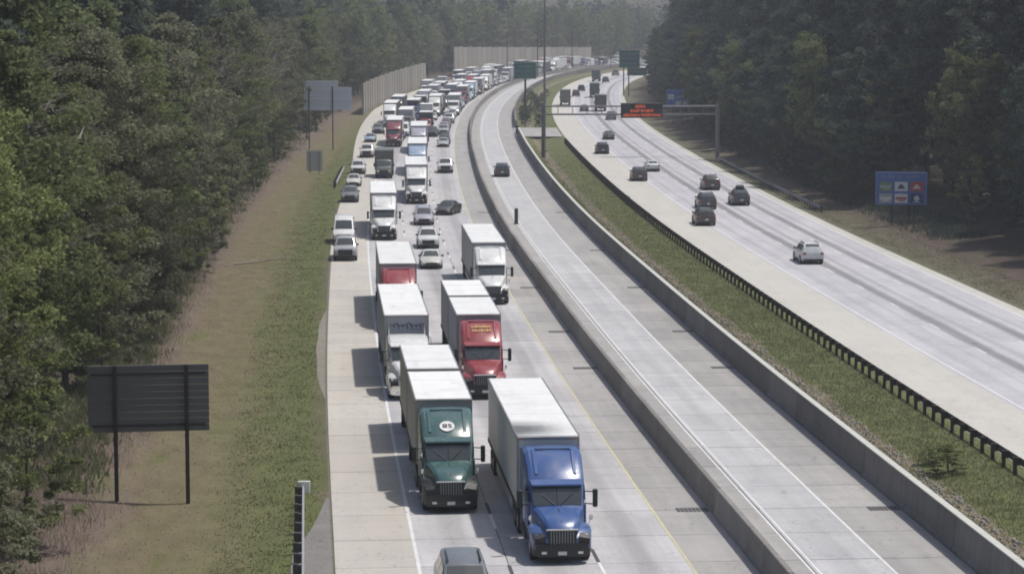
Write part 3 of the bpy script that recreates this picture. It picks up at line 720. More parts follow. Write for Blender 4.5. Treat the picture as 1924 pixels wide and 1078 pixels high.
def make_tractor(t, style):
    hw = 1.20
    st = [(-.14, .56, .80, 1.40), (-.32, .66, .78, 1.58), (-.9, .80, .78, 1.76), (-1.62, .94, .80, 1.90), (-1.78, 1.04, .80, 1.94), (-2.48, 1.12, .80, 2.80), (-2.60, 1.14, .80, 2.90)]
    if style == 'high': st += [(-2.85, 1.15, .80, 3.12), (-3.9, 1.18, .80, 3.76), (-4.2, hw, .80, 3.84), (-5.05, hw, .80, 3.86), (-5.15, hw - .04, .85, 3.82)]
    elif style == 'mid': st += [(-3.0, 1.17, .80, 3.02), (-4.3, hw, .80, 3.10), (-4.95, hw, .80, 3.10), (-5.05, hw - .04, .85, 3.05)]
    else: st += [(-3.1, 1.17, .80, 2.98), (-3.75, 1.17, .80, 2.99), (-3.82, 1.12, .85, 2.94)]
    rings = [truck_ring(*s) for s in st]
    cab = t.add('cab', MB().loft(rings).mesh('cab_' + style, 30), 'body')
    # windshield: ring idx 2,3 right top corner, 4 centre, 5,6 left
    w = MB()
    A, B = rings[4], rings[5]
    for (i, j) in ((3, 4), (4, 5)): patch(w, A[i], A[j], B[i], B[j], -0.10 if i == 3 else 0, 1.0 if i == 3 else 1.10, 0.08, 0.92, 0.015)
    t.add('windshield', w.mesh('windshield'), M_glass, cab)
    t.add('windshield_pillar', MB().box(-.025, .025, -2.42, -1.86, 0, 0.02).mesh('pillar') if False else MB().cyl((0, -1.80, 2.02), (0, -2.44, 2.82), .018, n=6).mesh('pillar'), M_black, cab, small=True)
    t.add('sun_visor', MB().loft([[(-1.0, -2.22, 2.72), (1.0, -2.22, 2.72), (1.0, -2.24, 2.78), (-1.0, -2.24, 2.78)], [(-1.05, -2.58, 2.86), (1.05, -2.58, 2.86), (1.05, -2.58, 2.93), (-1.05, -2.58, 2.93)]]).mesh('visor'), 'visor', cab)
    for s in (-1, 1):
        # door and window
        t.add('door', MB().box(*sorted((s*1.10, s*1.185)), -3.35, -2.25, .95, 1.95, .02).mesh('door'), 'body', cab, small=True)
        sw = MB().quad((s*1.135, -2.0, 2.05), (s*1.175, -3.25, 2.05), (s*1.165, -3.25, 2.66), (s*1.15, -2.55, 2.66))
        t.add('side_window', sw.mesh('side_window'), M_glass, cab)
        # fender over the front wheel
        fr = []
        for (y, xo, zt, zb) in ((-.12, 1.06, 1.00, .62), (-.30, 1.16, 1.16, .60), (-.75, 1.22, 1.34, .86), (-1.25, 1.23, 1.40, 1.06), (-1.80, 1.22, 1.34, .86), (-2.05, 1.20, 1.15, .6)):
            xi = .52
            r_ = [(s*xi, y, zb), (s*xo, y, zb), (s*xo, y, zt - .12), (s*(xo - .14), y, zt), (s*xi, y, zt + .06)]
            fr.append(r_)
        t.add('fender', MB().loft(fr).mesh('fender', 35), 'fender', cab)
        hl = MB().loft([[(s*.76, -.105, .90), (s*1.03, -.11, .90), (s*1.05, -.115, 1.00), (s*.80, -.11, 1.02)], [(s*.80, -.30, .96), (s*1.165, -.45, .98), (s*1.17, -.52, 1.22), (s*.86, -.34, 1.16)]])
        t.add('headlight_housing', MB().loft([[(s*.64, -.10, .80), (s*1.08, -.105, .80), (s*1.08, -.11, 1.03), (s*.66, -.105, 1.10)], [(s*.66, -.28, .85), (s*1.16, -.40, .85), (s*1.162, -.50, 1.22), (s*.70, -.30, 1.22)]]).mesh('headlight_housing'), M_black, cab, small=True)
        t.add('headlight', hl.mesh('headlight'), M_hlamp, cab)
        t.add('mirror', MB().box(*sorted((s*1.42, s*1.62)), -2.12, -1.98, 1.88, 2.62, .04).mesh('mirror'), 'mirror', cab)
        t.add('mirror_arm', MB().cyl((s*1.12, -2.2, 2.5), (s*1.50, -2.06, 2.5), .025, n=6).cyl((s*1.12, -2.2, 2.0), (s*1.50, -2.06, 2.0), .025, n=6).mesh('mirror_arm'), M_black, cab, small=True)
        t.add('hood_mirror', MB().box(*sorted((s*1.14, s*1.27)), -.86, -.78, 1.62, 1.84, .03).cyl((s*1.1, -.9, 1.36), (s*1.2, -.82, 1.66), .015, n=5).mesh('hood_mirror'), M_chr, cab, small=True)
        t.add('fuel_tank', MB().cyl((s*.95, -2.35, .72), (s*.95, -4.2, .72), .33, n=14).mesh('fuel_tank', 40), M_chr if style != 'high' else M_chas, cab)
        t.add('side_fairing', MB().box(*sorted((s*1.14, s*1.20)), -5.3 if style != 'day' else -3.8, -2.15, .38, .92).mesh('side_fairing'), 'fender', cab)
        if style == 'high':
            rd = MB().loft([[(s*.70, -2.78, 3.06), (s*.84, -2.78, 3.05), (s*.83, -2.78, 3.13), (s*.72, -2.78, 3.14)], [(s*.70, -3.85, 3.73), (s*.88, -3.85, 3.72), (s*.86, -3.85, 3.81), (s*.73, -3.85, 3.82)], [(s*.72, -4.15, 3.83), (s*.88, -4.15, 3.82), (s*.86, -4.15, 3.89), (s*.74, -4.15, 3.90)]])
            t.add('fairing_ridge', rd.mesh('fairing_ridge', 30), 'body', cab, small=True)
            t.add('cab_extender', MB().box(*sorted((s*1.15, s*1.19)), -5.65, -5.12, 1.1, 3.75).mesh('extender'), 'body', cab)
        if style != 'high':
            t.add('exhaust_stack', MB().cyl((s*1.05, -3.95 if style == 'day' else -5.2, .9), (s*1.05, -3.95 if style == 'day' else -5.2, 3.6), .075, n=10).mesh('stack', 40), M_chr, cab)
    if style == 'high':
        t.add('fairing_lip', MB().loft([[(-.72, -4.12, 3.84), (.72, -4.12, 3.84), (.72, -4.12, 3.91), (-.72, -4.12, 3.91)], [(-.72, -4.28, 3.85), (.72, -4.28, 3.85), (.72, -4.28, 3.92), (-.72, -4.28, 3.92)]]).mesh('fairing_lip'), 'body', cab, small=True)
    gr = MB().loft([[(-.50, -.04, .70), (.50, -.04, .70), (.60, -.115, 1.36), (-.60, -.115, 1.36)], [(-.50, -.2, .70), (.50, -.2, .70), (.60, -.2, 1.38), (-.60, -.2, 1.38)]])
    gi = t.add('grille', gr.mesh('grille'), M_black, cab)
    bars = MB().quad((-.012, -.032, .72), (.012, -.032, .72), (.012, -.100, 1.34), (-.012, -.100, 1.34)).mesh('grille_bar')
    for i in range(9): t.add('grille_bar', bars, M_rim, gi, (-.44 + i * .11, 0, 0), small=True)
    t.add('grille_surround', MB().box(-.64, .64, -.16, -.085, 1.35, 1.42, .02).mesh('surround'), 'trim', cab)
    bm = [[(x, y, z) for (x, y) in ((-1.18, -.55), (-1.10, -.16), (-.85, -.02), (.85, -.02), (1.10, -.16), (1.18, -.55))] for z in (.30, .42, .72, .84)]
    bm[0] = [(x * .97, y - .05, z) for (x, y, z) in bm[0]]
    t.add('bumper', MB().loft(bm).mesh('bumper', 30), 'bumper', cab)
    for s in (-1, 1):
        t.add('wiper', MB().cyl((s*.12, -1.80, 2.03), (s*.62, -2.12, 2.42), .018, n=5).mesh('wiper'), M_black, cab, small=True)
        t.add('grab_handle', MB().cyl((s*1.21, -3.42, 1.2), (s*1.21, -3.42, 2.2), .02, n=6).mesh('grab_handle'), M_chr, cab, small=True)
        t.add('step', MB().box(*sorted((s*1.18, s*1.26)), -3.2, -2.4, .42, .50).box(*sorted((s*1.18, s*1.26)), -3.2, -2.4, .74, .80).mesh('step'), M_rim, cab, small=True)
        t.add('mud_flap', MB().box(*sorted((s*.72, s*1.24)), -8.15, -8.12, .15, .85).mesh('mud_flap'), M_black, None, small=True)
    t.add('hood_seam', MB().cyl((0, -.36, 1.622), (0, -1.6, 1.945), .014, n=5).mesh('hood_seam'), M_black, cab, small=True)
    t.add('antenna', MB().cyl((1.14, -2.3, 2.6), (1.2, -2.35, 3.6), .012, n=4).mesh('antenna'), M_black, cab, small=True)
    t.add('number_plate', MB().box(-.17, .17, -.03, 0.0, .40, .54).mesh('plate'), M_plate, cab, small=True)
    for s in (-1, 1): t.add('fog_light', MB().box(*sorted((s*.62, s*.82)), -.04, -.008, .44, .54, .01).mesh('fog_light'), M_lampw, cab, small=True)
    t.add('frame_rails', MB().box(-.45, .45, -8.0 if style != 'day' else -6.3, -2.2, .70, .98).mesh('frame'), M_chas, None)
    for s in (-1, 1):
        wheel_parts(t, s * 1.03, -1.22, .51, .32, rim=M_rim)
        for y in ((-6.2, -7.5) if style != 'day' else (-5.3,)): wheel_parts(t, s * 0.97, y, .51, .55, rim=M_rim)
    return cab

def make_semi(style, trailers, zt=4.11, refer=False):
    y = -5.85 if style != 'day' else -4.5
    t = Tpl(0); make_tractor(t, style)
    for i, L in enumerate(trailers):
        add_trailer(t, y, L, 'trailer', zt, dolly=i > 0, refer=refer and i == 0); y -= L + 1.0
    t.length = -y - 1.0
    return t
SEMI = {'high53': make_semi('high', [16.15]), 'high28': make_semi('high', [8.53, 8.53]), 'mid53': make_semi('mid', [16.15]), 'day28': make_semi('day', [8.53, 8.53]), 'day53': make_semi('day', [14.6])}

def make_boxtruck():
    st = [(0.0, .80, .55, 1.12), (-.12, .92, .50, 1.28), (-.8, 1.0, .50, 1.42), (-1.05, 1.02, .50, 1.50), (-1.75, 1.02, .50, 2.25), (-2.0, 1.02, .50, 2.38), (-2.75, 1.0, .50, 2.38)]
    rings = [truck_ring(*s) for s in st]; t = Tpl(9.2)
    cab = t.add('cab', MB().loft(rings).mesh('box_truck_cab', 30), 'body')
    w = MB()
    for (i, j) in ((3, 4), (4, 5)): patch(w, rings[3][i], rings[3][j], rings[4][i], rings[4][j], -.1 if i == 3 else 0, 1 if i == 3 else 1.1, .08, .92, .015)
    t.add('windshield', w.mesh('windshield'), M_glass, cab)
    for s in (-1, 1):
        t.add('side_window', MB().quad((s*1.028, -1.4, 1.6), (s*1.028, -2.5, 1.6), (s*1.028, -2.5, 2.1), (s*1.028, -1.8, 2.1)).mesh('side_window'), M_glass, cab)
        t.add('mirror', MB().box(*sorted((s*1.15, s*1.34)), -1.5, -1.38, 1.5, 1.95, .03).mesh('mirror'), M_black, cab)
        t.add('headlight', MB().box(*sorted((s*.60, s*.90)), -.15, .005, .92, 1.08, .02).mesh('headlight'), M_lampw, cab)
    t.add('grille', MB().box(-.55, .55, -.1, .015, .72, 1.05, .02).mesh('grille'), M_black, cab)
    t.add('bumper', MB().box(-.98, .98, -.15, .05, .45, .68, .04).mesh('bumper'), M_black, cab)
    b = t.add('cargo_box', MB().box(-1.22, 1.22, -9.2, -2.9, .98, 3.55, .03).mesh('cargo_box'), 'trailer')
    t.add('roof', MB().box(-1.19, 1.19, -9.15, -2.95, 3.54, 3.58).mesh('box_roof'), 'troof', b)
    t.add('corner_trim', MB().box(-1.24, 1.24, -2.96, -2.88, 3.44, 3.59).mesh('trim'), M_rim, b)
    t.add('rear_door', MB().box(-1.08, 1.08, -9.23, -9.18, 1.08, 3.4).mesh('rear_door'), 'trailer', b)
    t.add('frame_rails', MB().box(-.45, .45, -9.0, -1.0, .6, .98).mesh('frame'), M_chas)
    for s in (-1, 1):
        t.add('tail_light', MB().box(*sorted((s*.9, s*1.15)), -9.25, -9.18, .82, .97).mesh('tail'), M_lampr, b)
        for y in (-.95, -6.9): wheel_parts(t, s * .95, y, .42, .30 if y > -2 else .5)
    return t
BOXT = make_boxtruck()
KIND = {**CARS, **SEMI, 'box': BOXT}
CATS = {'sedan': 'car', 'suv': 'car', 'minivan': 'car', 'van': 'van', 'pickup': 'pickup', 'box': 'truck'}
NAMES = {'sedan': 'sedan_car', 'suv': 'suv_car', 'minivan': 'minivan_car', 'van': 'cargo_van', 'pickup': 'pickup_truck', 'box': 'box_truck'}
def vmats(color, trailer=None, roof=None, bumper=None, trim=None, visor=None, fender=None):
    body = PAINT[color]
    return {'body': body, 'trailer': trailer or M_tside, 'troof': roof or M_troof, 'skirt': trailer or M_tside, 'bumper': bumper or M_black,
            'trim': trim or M_chr, 'mirror': M_black, 'visor': visor or body, 'fender': fender or body}
OCC = []    # taken stretches of the left carriageway (offset, from, to)
def vehicle(kind, px, py, color, label, rear=False, dyaw=0.0, lod=0, group=None, world=None, **kw):
    t = KIND[kind]
    x, y = world if world else G(px, py)[:2]
    Y, o = station(x, y); a = heading(Y)
    rot = -a if rear else math.pi - a
    z = 0.0
    shift = t.length if rear else 0.0
    root = t.place(NAMES.get(kind, 'semi_truck'), (x, y, z), rot + dyaw, vmats(color, **kw), label, CATS.get(kind, 'truck'), group, lod, shift)
    if not rear: OCC.append((o, Y - 1.0, Y + t.length + 1.0))
    return root

Q = 'vehicles jammed in the oncoming lanes'
whitebox = pm('trailer_white', (0.62, 0.62, 0.61), 0.5, var=0.08, scale=0.7)
greybox = pm('trailer_grey', (0.36, 0.37, 0.39), 0.5, var=0.1, scale=0.7)
darkbox = pm('trailer_dark', (0.07, 0.075, 0.08), 0.6, var=0.2, scale=0.7)
greenp = pm('bumper_green_black', (0.015, 0.022, 0.022), 0.5, var=0.2)
suvf = vehicle('minivan', 880, 1170, 'bluegrey', 'dark blue grey minivan cut by the bottom edge, ahead of the green truck', group=Q)
t1 = vehicle('high28', 848, 965, 'teal', 'teal green semi truck with round white roof emblem pulling two short trailers', group=Q, trailer=pm('trailer_tan', (0.40, 0.385, 0.36), 0.5, var=0.12, scale=0.7), fender=greenp, bumper=greenp)
t6 = vehicle('high53', 1057, 1061, 'blue', 'bright blue semi truck with long white trailer, nearest truck to the camera', group=Q, trailer=whitebox, roof=roof_mat('trailer_roof_sooty', (0.82, 0.82, 0.81), (1.25, -7.6, 4.1)))
t7 = vehicle('high28', 912, 751, 'red', 'red semi truck with gold roof lettering, right behind the blue truck', group=Q, trailer=greybox)
t2 = vehicle('mid53', 771, 753, 'white', 'white semi truck behind the green one, dark script on its trailer nose', group=Q, trailer=pm('trailer_bluegrey', (0.40, 0.42, 0.47), 0.5, var=0.1, scale=0.7), bumper=M_chr)
t3 = vehicle('high53', 752, 625, 'red', 'semi truck with red cab top showing above the trailer with dark script', group=Q, trailer=whitebox)
vehicle('high53', 722, 452, 'white', 'white semi truck with dark grille, directly behind the red topped truck', group=Q, trailer=whitebox)
vehicle('box', 721, 336, 'olive', 'dark grey green box truck right behind the white truck with dark grille', group=Q, trailer=PAINT['olive'], roof=PAINT['grey'])
vehicle('high53', 739, 277, 'maroon', 'maroon semi truck behind the dark box truck, nearer the left verge', group=Q, trailer=whitebox)
vehicle('pickup', 649, 491, 'silver', 'silver pickup with black grille at the head of the shoulder queue', group=Q)
vehicle('van', 646, 459, 'white', 'white cargo van second in the shoulder queue', group=Q)
vehicle('suv', 657, 381, 'grey', 'grey SUV with dark nose third in the shoulder queue', group=Q)
vehicle('sedan', 664, 351, 'pearl', 'pale car with dark nose fourth in the shoulder queue', group=Q)
vehicle('suv', 672, 328, 'white', 'white SUV fifth in the shoulder queue', group=Q)
vehicle('pickup', 689, 297, 'white', 'white pickup with dark grille sixth in the shoulder queue', group=Q)
vehicle('sedan', 695, 268, 'lightblue', 'small light blue grey car seventh in the shoulder queue', group=Q)
vehicle('suv', 709, 252, 'grey', 'grey SUV in the shoulder queue beside the maroon truck', group=Q)
vehicle('sedan', 811, 506, 'pearl', 'cream white car with black nose leading the middle lane behind the red truck', group=Q)
vehicle('suv', 805, 468, 'white', 'white SUV close behind the cream car with black nose', group=Q)
vehicle('minivan', 797, 424, 'lavender', 'silver lavender minivan between the white SUV and a white truck', group=Q)
vehicle('high53', 783, 384, 'white', 'white semi truck directly behind the silver lavender minivan', group=Q, trailer=whitebox)
vehicle('high53', 784, 333, 'lightblue', 'semi truck with light blue cab top behind the white middle lane truck', group=Q, trailer=whitebox)
vehicle('high53', 786, 291, 'lavender', 'semi truck with pale grey cab behind the light blue topped truck', group=Q, trailer=whitebox)
t13 = vehicle('high53', 927, 573, 'white', 'white semi truck beside the concrete barrier, left headlight showing behind red truck', group=Q, trailer=greybox, bumper=M_black)
vehicle('sedan', 831, 405, 'black', 'black car stopped askew across the lane beside the concrete barrier shoulder', group=Q, dyaw=R(-17))
vehicle('pickup', 837, 326, 'white', 'large white pickup behind the black car that stands askew', group=Q)
vehicle('sedan', 833, 277, 'silver', 'silver car directly behind the large white pickup', group=Q)
vehicle('suv', 834, 249, 'lavender', 'pale lavender SUV second behind the large white pickup', group=Q)
vehicle('suv', 812, 258, 'black', 'black SUV squeezed between the truck lane and the lane beside the barrier', group=Q)
vehicle('box', 800, 232, 'pearl', 'cream box truck with pale nose in the middle lane, beside the lavender SUV', group=Q, trailer=whitebox)
vehicle('sedan', 849, 221, 'lavender', 'lavender silver car alone ahead of the small maroon truck', group=Q)
vehicle('day53', 866, 197, 'maroon', 'small distant maroon truck beside the curving concrete barrier', group=Q, trailer=greybox)

# the rest of the queue, back to where the road bends away
rq = random.Random(11)
LANES = [(-15.3, 'verge side lane', 455), (-11.35, 'second lane', 415), (-7.75, 'third lane', 392), (-4.15, 'barrier lane', 396)]
words = ['first', 'second', 'third', 'fourth', 'fifth', 'sixth', 'seventh', 'eighth', 'ninth', 'tenth', 'eleventh', 'twelfth', 'thirteenth', 'fourteenth', 'fifteenth', 'sixteenth', 'seventeenth', 'eighteenth', 'nineteenth', 'twentieth']
kname = {'sedan': 'car', 'suv': 'SUV', 'minivan': 'minivan', 'van': 'cargo van', 'pickup': 'pickup', 'box': 'box truck', 'high53': 'semi truck', 'mid53': 'semi truck', 'day53': 'semi truck', 'high28': 'semi truck', 'day28': 'semi truck'}
cname = {'white': 'white', 'pearl': 'cream white', 'silver': 'silver', 'grey': 'grey', 'black': 'black', 'dark': 'dark grey', 'red': 'red', 'maroon': 'maroon', 'blue': 'blue', 'lavender': 'pale lavender', 'lightblue': 'light blue'}
for (lo, lname, ys) in LANES:
    Y = ys; cnt = 0
    while Y < 1040:
        kd = rq.choices(['sedan', 'suv', 'minivan', 'van', 'pickup', 'box', 'high53', 'mid53', 'day53'], [30, 27, 8, 5, 13, 5, 8, 5, 3] if Y > 505 or lo < -5 else [10, 10, 3, 2, 5, 0, 0, 0, 0])[0]
        cl = rq.choices(['white', 'pearl', 'silver', 'grey', 'black', 'dark', 'red', 'maroon', 'blue', 'lavender', 'lightblue'], [31, 7, 14, 11, 10, 10, 4, 4, 3, 6, 3])[0]
        t = KIND[kd]; e = Y + t.length
        clash = [b for (o, a0, b) in OCC if abs(o - lo) < 2.4 and a0 < e + 1.5 and b > Y - 1.5]
        if clash: Y = max(clash) + 1.6 if max(clash) > Y else Y + 2; continue
        oo = lo + rq.uniform(-.25, .25) + (-.6 if Y > 520 and lo < -15 else 0)
        x, y, _ = P(oo, Y)
        tr = rq.choice([whitebox, greybox, M_tside, darkbox])
        lab = f'{cname[cl]} {kname[kd]}, {words[min(cnt, 19)]} of the distant queue, {lname}'
        if cnt > 19: lab = f'tiny {cname[cl]} {kname[kd]}, {words[min(cnt - 20, 19)]} past the twentieth of the distant queue, {lname}'
        vehicle(kd, 0, 0, cl, lab, lod=1, group=Q, world=(x, y), trailer=tr)
        cnt += 1
        Y = e + rq.uniform(1.4, 4.0)

# far carriageway, seen from behind
F = 'cars driving away on the far carriageway'
def away(kind, px, py, color, label, **kw): return vehicle(kind, px, py, color, label, rear=True, group=F, **kw)
away('suv', 1528, 497, 'white', 'white SUV alone nearest the camera on the far carriageway')
away('suv', 1328, 425, 'brown', 'dark brown SUV nearest of three in line on the far carriageway')
away('suv', 1331, 394, 'dark', 'dark grey SUV with pale roof glint just ahead of the dark brown SUV')
away('minivan', 1339, 358, 'brown', 'dark brown minivan leading the line of three dark vehicles')
away('suv', 1394, 387, 'dark', 'dark grey SUV carrying roof cargo in the outer lane near the guardrail')
away('suv', 1203, 341, 'brown', 'dark brown SUV beside the small white car on the far carriageway')
away('sedan', 1228, 323, 'white', 'small white car ahead of and right of the dark brown SUV')
away('suv', 1133, 290, 'black', 'black SUV near the left edge line below the gantry')
away('sedan', 1145, 263, 'dark', 'dark car just ahead of the black SUV below the gantry')
away('suv', 1149, 226, 'grey', 'grey SUV just under the gantry left of the message board')
away('box', 1129, 210, 'dark', 'dark grey box truck beyond the gantry, nearest of the far trucks', trailer=darkbox, roof=PAINT['grey'])
away('sedan', 1098, 210, 'dark', 'dark car in the left lanes just past the gantry beam')
away('box', 1117, 184, 'black', 'black box truck ahead of the dark grey box truck past the gantry', trailer=darkbox, roof=PAINT['dark'])
away('box', 1062, 199, 'olive', 'olive dark box truck in the leftmost lane past the gantry', trailer=PAINT['olive'], roof=PAINT['olive'])
away('suv', 1082, 182, 'dark', 'dark SUV right of the olive box truck', lod=1)
away('suv', 1092, 172, 'black', 'small black SUV ahead of the dark SUV right of the olive box truck', lod=1)
away('box', 1119, 154, 'grey', 'distant grey box truck where the far carriageway bends right', trailer=darkbox, roof=PAINT['grey'], lod=1)
away('suv', 1137, 155, 'dark', 'distant dark SUV right of the distant grey box truck', lod=1)
away('pickup', 1155, 143, 'grey', 'most distant grey pickup at the bend of the far carriageway', lod=1)
vehicle('suv', 944, 333, 'dark', 'single dark car on the express lanes between the barriers', rear=True)
# vehicles on the ramp at the right end
for (px, py, kd, cl, lb) in ((1223, 139, 'box', 'white', 'white box truck at the tree edge right of the far green sign'), (1207, 133, 'box', 'white', 'white box truck partly behind the far green sign')):
    vehicle(kd, px, py, cl, lb, group='distant trucks beside the far green sign', lod=1, trailer=whitebox)

# roof cargo on the outer lane SUV
x, y, _ = G(1394, 387); a = -heading(y)
rc = empty('roof_cargo', (x, y, 0), a); tag(rc, 'dark bundled cargo on the roof of the outer lane SUV', 'cargo')
ob('cargo_bag', MB().loft([[(-.45, 1.2, 1.78), (.45, 1.2, 1.78), (.40, 1.25, 2.05), (-.42, 1.25, 2.02)], [(-.5, 2.0, 1.78), (.5, 2.0, 1.78), (.42, 2.0, 2.22), (-.40, 2.0, 2.18)], [(-.45, 2.7, 1.78), (.45, 2.7, 1.78), (.35, 2.65, 2.0), (-.35, 2.65, 2.04)]]).mesh('cargo_bag', 30), M_black, rc)
for yy in (1.5, 2.3): ob('strap', MB().box(-.52, .52, yy, yy + .05, 1.76, 1.80).mesh('strap'), M_chas, rc)

# marks on the trucks: emblem disc, script, gold lettering (all illegible in the photograph)
M_dkblue = pm('lettering_dark_blue', (0.03, 0.04, 0.10), 0.5)
M_gold = pm('lettering_gold', (0.50, 0.30, 0.08), 0.5)
M_emb = pm('emblem_white', (0.78, 0.78, 0.76), 0.4)
def child_of(root, partname):
    return [c for c in root.children if c.name.split('.')[0] == partname][0]
cab1 = child_of(t1, 'cab')
# fairing plane of the 'high' cab between (-3.2, 3.32) and (-4.0, 3.78)
def on_fairing(x, v):   # v along the slope from the windshield top upwards
    ys_, zs_ = [-2.6, -2.85, -3.9, -4.2], [2.93, 3.15, 3.79, 3.87]
    y = float(np.interp(v, [0, .33, 1.56, 1.87], ys_)); z = float(np.interp(v, [0, .33, 1.56, 1.87], zs_))
    return (x, y + 0.01, z + 0.02)
mb = MB(); ring = [on_fairing(.33 * math.cos(i * math.pi / 14), .60 + .33 * math.sin(i * math.pi / 14)) for i in range(28)]
ring2 = [(p[0], p[1] + .012, p[2] + .016) for p in ring]
mb.loft([ring, ring2]); dsk = ob('emblem', mb.mesh('emblem'), M_emb, cab1)
mb = MB()
for (x0, x1, v0, v1) in ((-.20, -.15, .50, .74), (-.15, -.05, .50, .55), (-.15, -.05, .60, .64), (-.15, -.05, .70, .74), (-.05, 0, .50, .74), (.05, .10, .62, .74), (.10, .20, .70, .74), (.10, .18, .60, .64), (.16, .21, .50, .62), (.06, .16, .50, .54)):
    q = [on_fairing(-x0, v0), on_fairing(-x1, v0), on_fairing(-x1, v1), on_fairing(-x0, v1)]
    mb.quad(*[(p[0], p[1] + .02, p[2] + .027) for p in q])
ob('emblem_marks', mb.mesh('emblem_marks'), M_black, dsk)
cab7 = child_of(t7, 'cab')
mb = MB(); rr = random.Random(5)
for row, v in enumerate((.80, 1.15)):
    x = -.55
    while x < .55:
        w_ = rr.uniform(.06, .13); h_ = rr.uniform(.16, .26)
        q = [on_fairing(x, v), on_fairing(x + w_, v), on_fairing(x + w_, v + h_), on_fairing(x, v + h_)]
        mb.quad(*[(p[0], p[1] + .006, p[2] + .012) for p in q]); x += w_ + rr.uniform(.03, .06)
ob('roof_lettering', mb.mesh('roof_lettering'), M_gold, cab7)
tr2 = child_of(t2, 'trailer')
mb = MB(); x = -.95; last = None     # looping script on the trailer nose
for i in range(140):
    tt = i / 139; ang = tt * 2 * math.pi * 7.5
    px_ = .9 - 1.9 * tt + .07 * math.sin(ang + 1); pz_ = 3.46 + (.07, .17, .06, .09, .20, .07, .08, .12)[int(tt * 7.99)] * math.sin(ang)
    if last: mb.box(min(last[0], px_) - .012, max(last[0], px_) + .012, -5.838, -5.828, min(last[1], pz_) - .012, max(last[1], pz_) + .012)
    last = (px_, pz_)
mb.box(-.9, -.2, -5.838, -5.828, 3.26, 3.28)
ob('script_lettering', mb.mesh('script_lettering'), M_dkblue, tr2)

# ------------------------------------------------------------------ signs, gantry, poles
M_steel = pm('sign_post_steel', (0.24, 0.24, 0.25), 0.55, 0.5, var=0.15)
M_dpost = pm('sign_post_dark', (0.040, 0.036, 0.034), 0.8, var=0.2)
M_back = pm('sign_back', (0.14, 0.142, 0.15), 0.6, 0.3, var=0.12, rnd=0.06)
M_back2 = pm('sign_back_pale', (0.58, 0.60, 0.66), 0.6, 0.2, var=0.12, rnd=0.05)
M_green = pm('sign_green', (0.022, 0.115, 0.10), 0.45, var=0.1)
M_bluep = pm('sign_blue', (0.08, 0.15, 0.40), 0.45, var=0.1)
M_swhite = pm('sign_white', (0.68, 0.68, 0.67), 0.5, var=0.1)
M_sred = pm('sign_red', (0.48, 0.06, 0.06), 0.5, var=0.1)
M_sgrn = pm('sign_logo_green', (0.16, 0.26, 0.15), 0.5, var=0.15)
M_sgry = pm('sign_logo_grey', (0.40, 0.42, 0.42), 0.5, var=0.15)
M_snavy = pm('sign_logo_navy', (0.03, 0.045, 0.13), 0.5, var=0.15)

# big sign seen from behind, left foreground
x0, y0, _ = G(220, 950); x1, y1, _ = G(352, 932)
cxs, cys = (x0 + x1) / 2, (y0 + y1) / 2; zb_ = zleft(-26)
sg = empty('road_sign', (cxs, cys, 0), R(8)); tag(sg, 'large dark sign back of ribbed panels on two posts, left foreground verge', 'sign')
for dx in (-1.56, 1.56):
    ob('post', MB().box(-.05, .05, -.16, .0, -.4, 6.1).box(-.09, .09, -.03, .0, -.2, 6.1).mesh('post'), M_dpost, sg, (dx, -0.05, 0))
rib = MB().box(-2.75, 2.55, 0, .05, 0, .285, .012).mesh('panel_plank')
for i in range(10): ob('panel_plank', rib, M_back, sg, (0, 0.03 + (i % 2) * .006, 3.12 + i * .298))
for z in (3.4, 5.7): ob('cross_beam', MB().box(-2.6, 2.4, -.03, .025, -.05, .05).mesh('cross_beam'), M_dpost, sg, (0, 0, z))

# pale sign seen from behind, further up the left verge
x0, y0, _ = G(622, 280)
sg = empty('road_sign', (x0, y0, zleft(station(x0, y0)[1])), R(4)); tag(sg, 'pale blue grey sign back on slim posts at the left tree edge', 'sign')
for dx in (-3.4, 0.3): ob('post', MB().box(-.09, .09, -.12, .0, -.5, 9.9).mesh('post'), M_dpost, sg, (dx, -.04, 0))
for i in range(8): ob('panel_plank', MB().box(-4.2, 3.3 if i < 7 else 1.2, 0, .05, 0, .50, .01).mesh('panel_plank'), M_back2, sg, (0, .03, 6.2 + i * .52))
ob('cap_panel', MB().box(-4.0, 1.4, 0, .05, 0, .45, .01).mesh('cap_panel'), M_back2, sg, (-0.2, .04, 10.36))

# small pale sign near it
x0, y0, _ = G(591, 324)
sg = empty('road_sign', (x0, y0, zleft(station(x0, y0)[1])), R(4)); tag(sg, 'small pale grey sign back low on the left verge', 'sign')
for dx in (-.6, .6): ob('post', MB().box(-.05, .05, -.06, .0, -.3, 2.9).mesh('post'), M_steel, sg, (dx, -.03, 0))
ob('panel', MB().box(-1.05, 1.05, 0, .04, .35, 3.1, .01).mesh('panel'), pm('sign_back_light', (0.52, 0.51, 0.50), 0.6, var=0.1), sg)

def strokes(mb, x0, x1, z, h, y, rr, sp=.10):
    x = x0
    while x < x1:
        w_ = rr.uniform(.10, .22)
        if rr.random() < .85:
            mb.box(x, x + w_ * .3, y - .004, y, z, z + h * rr.choice((.7, 1, 1)))
            if rr.random() < .6: mb.box(x + w_ * .3, x + w_, y - .004, y, z + h * rr.choice((0, .4, .8)), z + h * rr.choice((0, .4, .8)) + h * .2) if False else mb.box(x + w_ * .3, x + w_, y - .004, y, z + h * .4, z + h * .6)
        x += w_ + sp
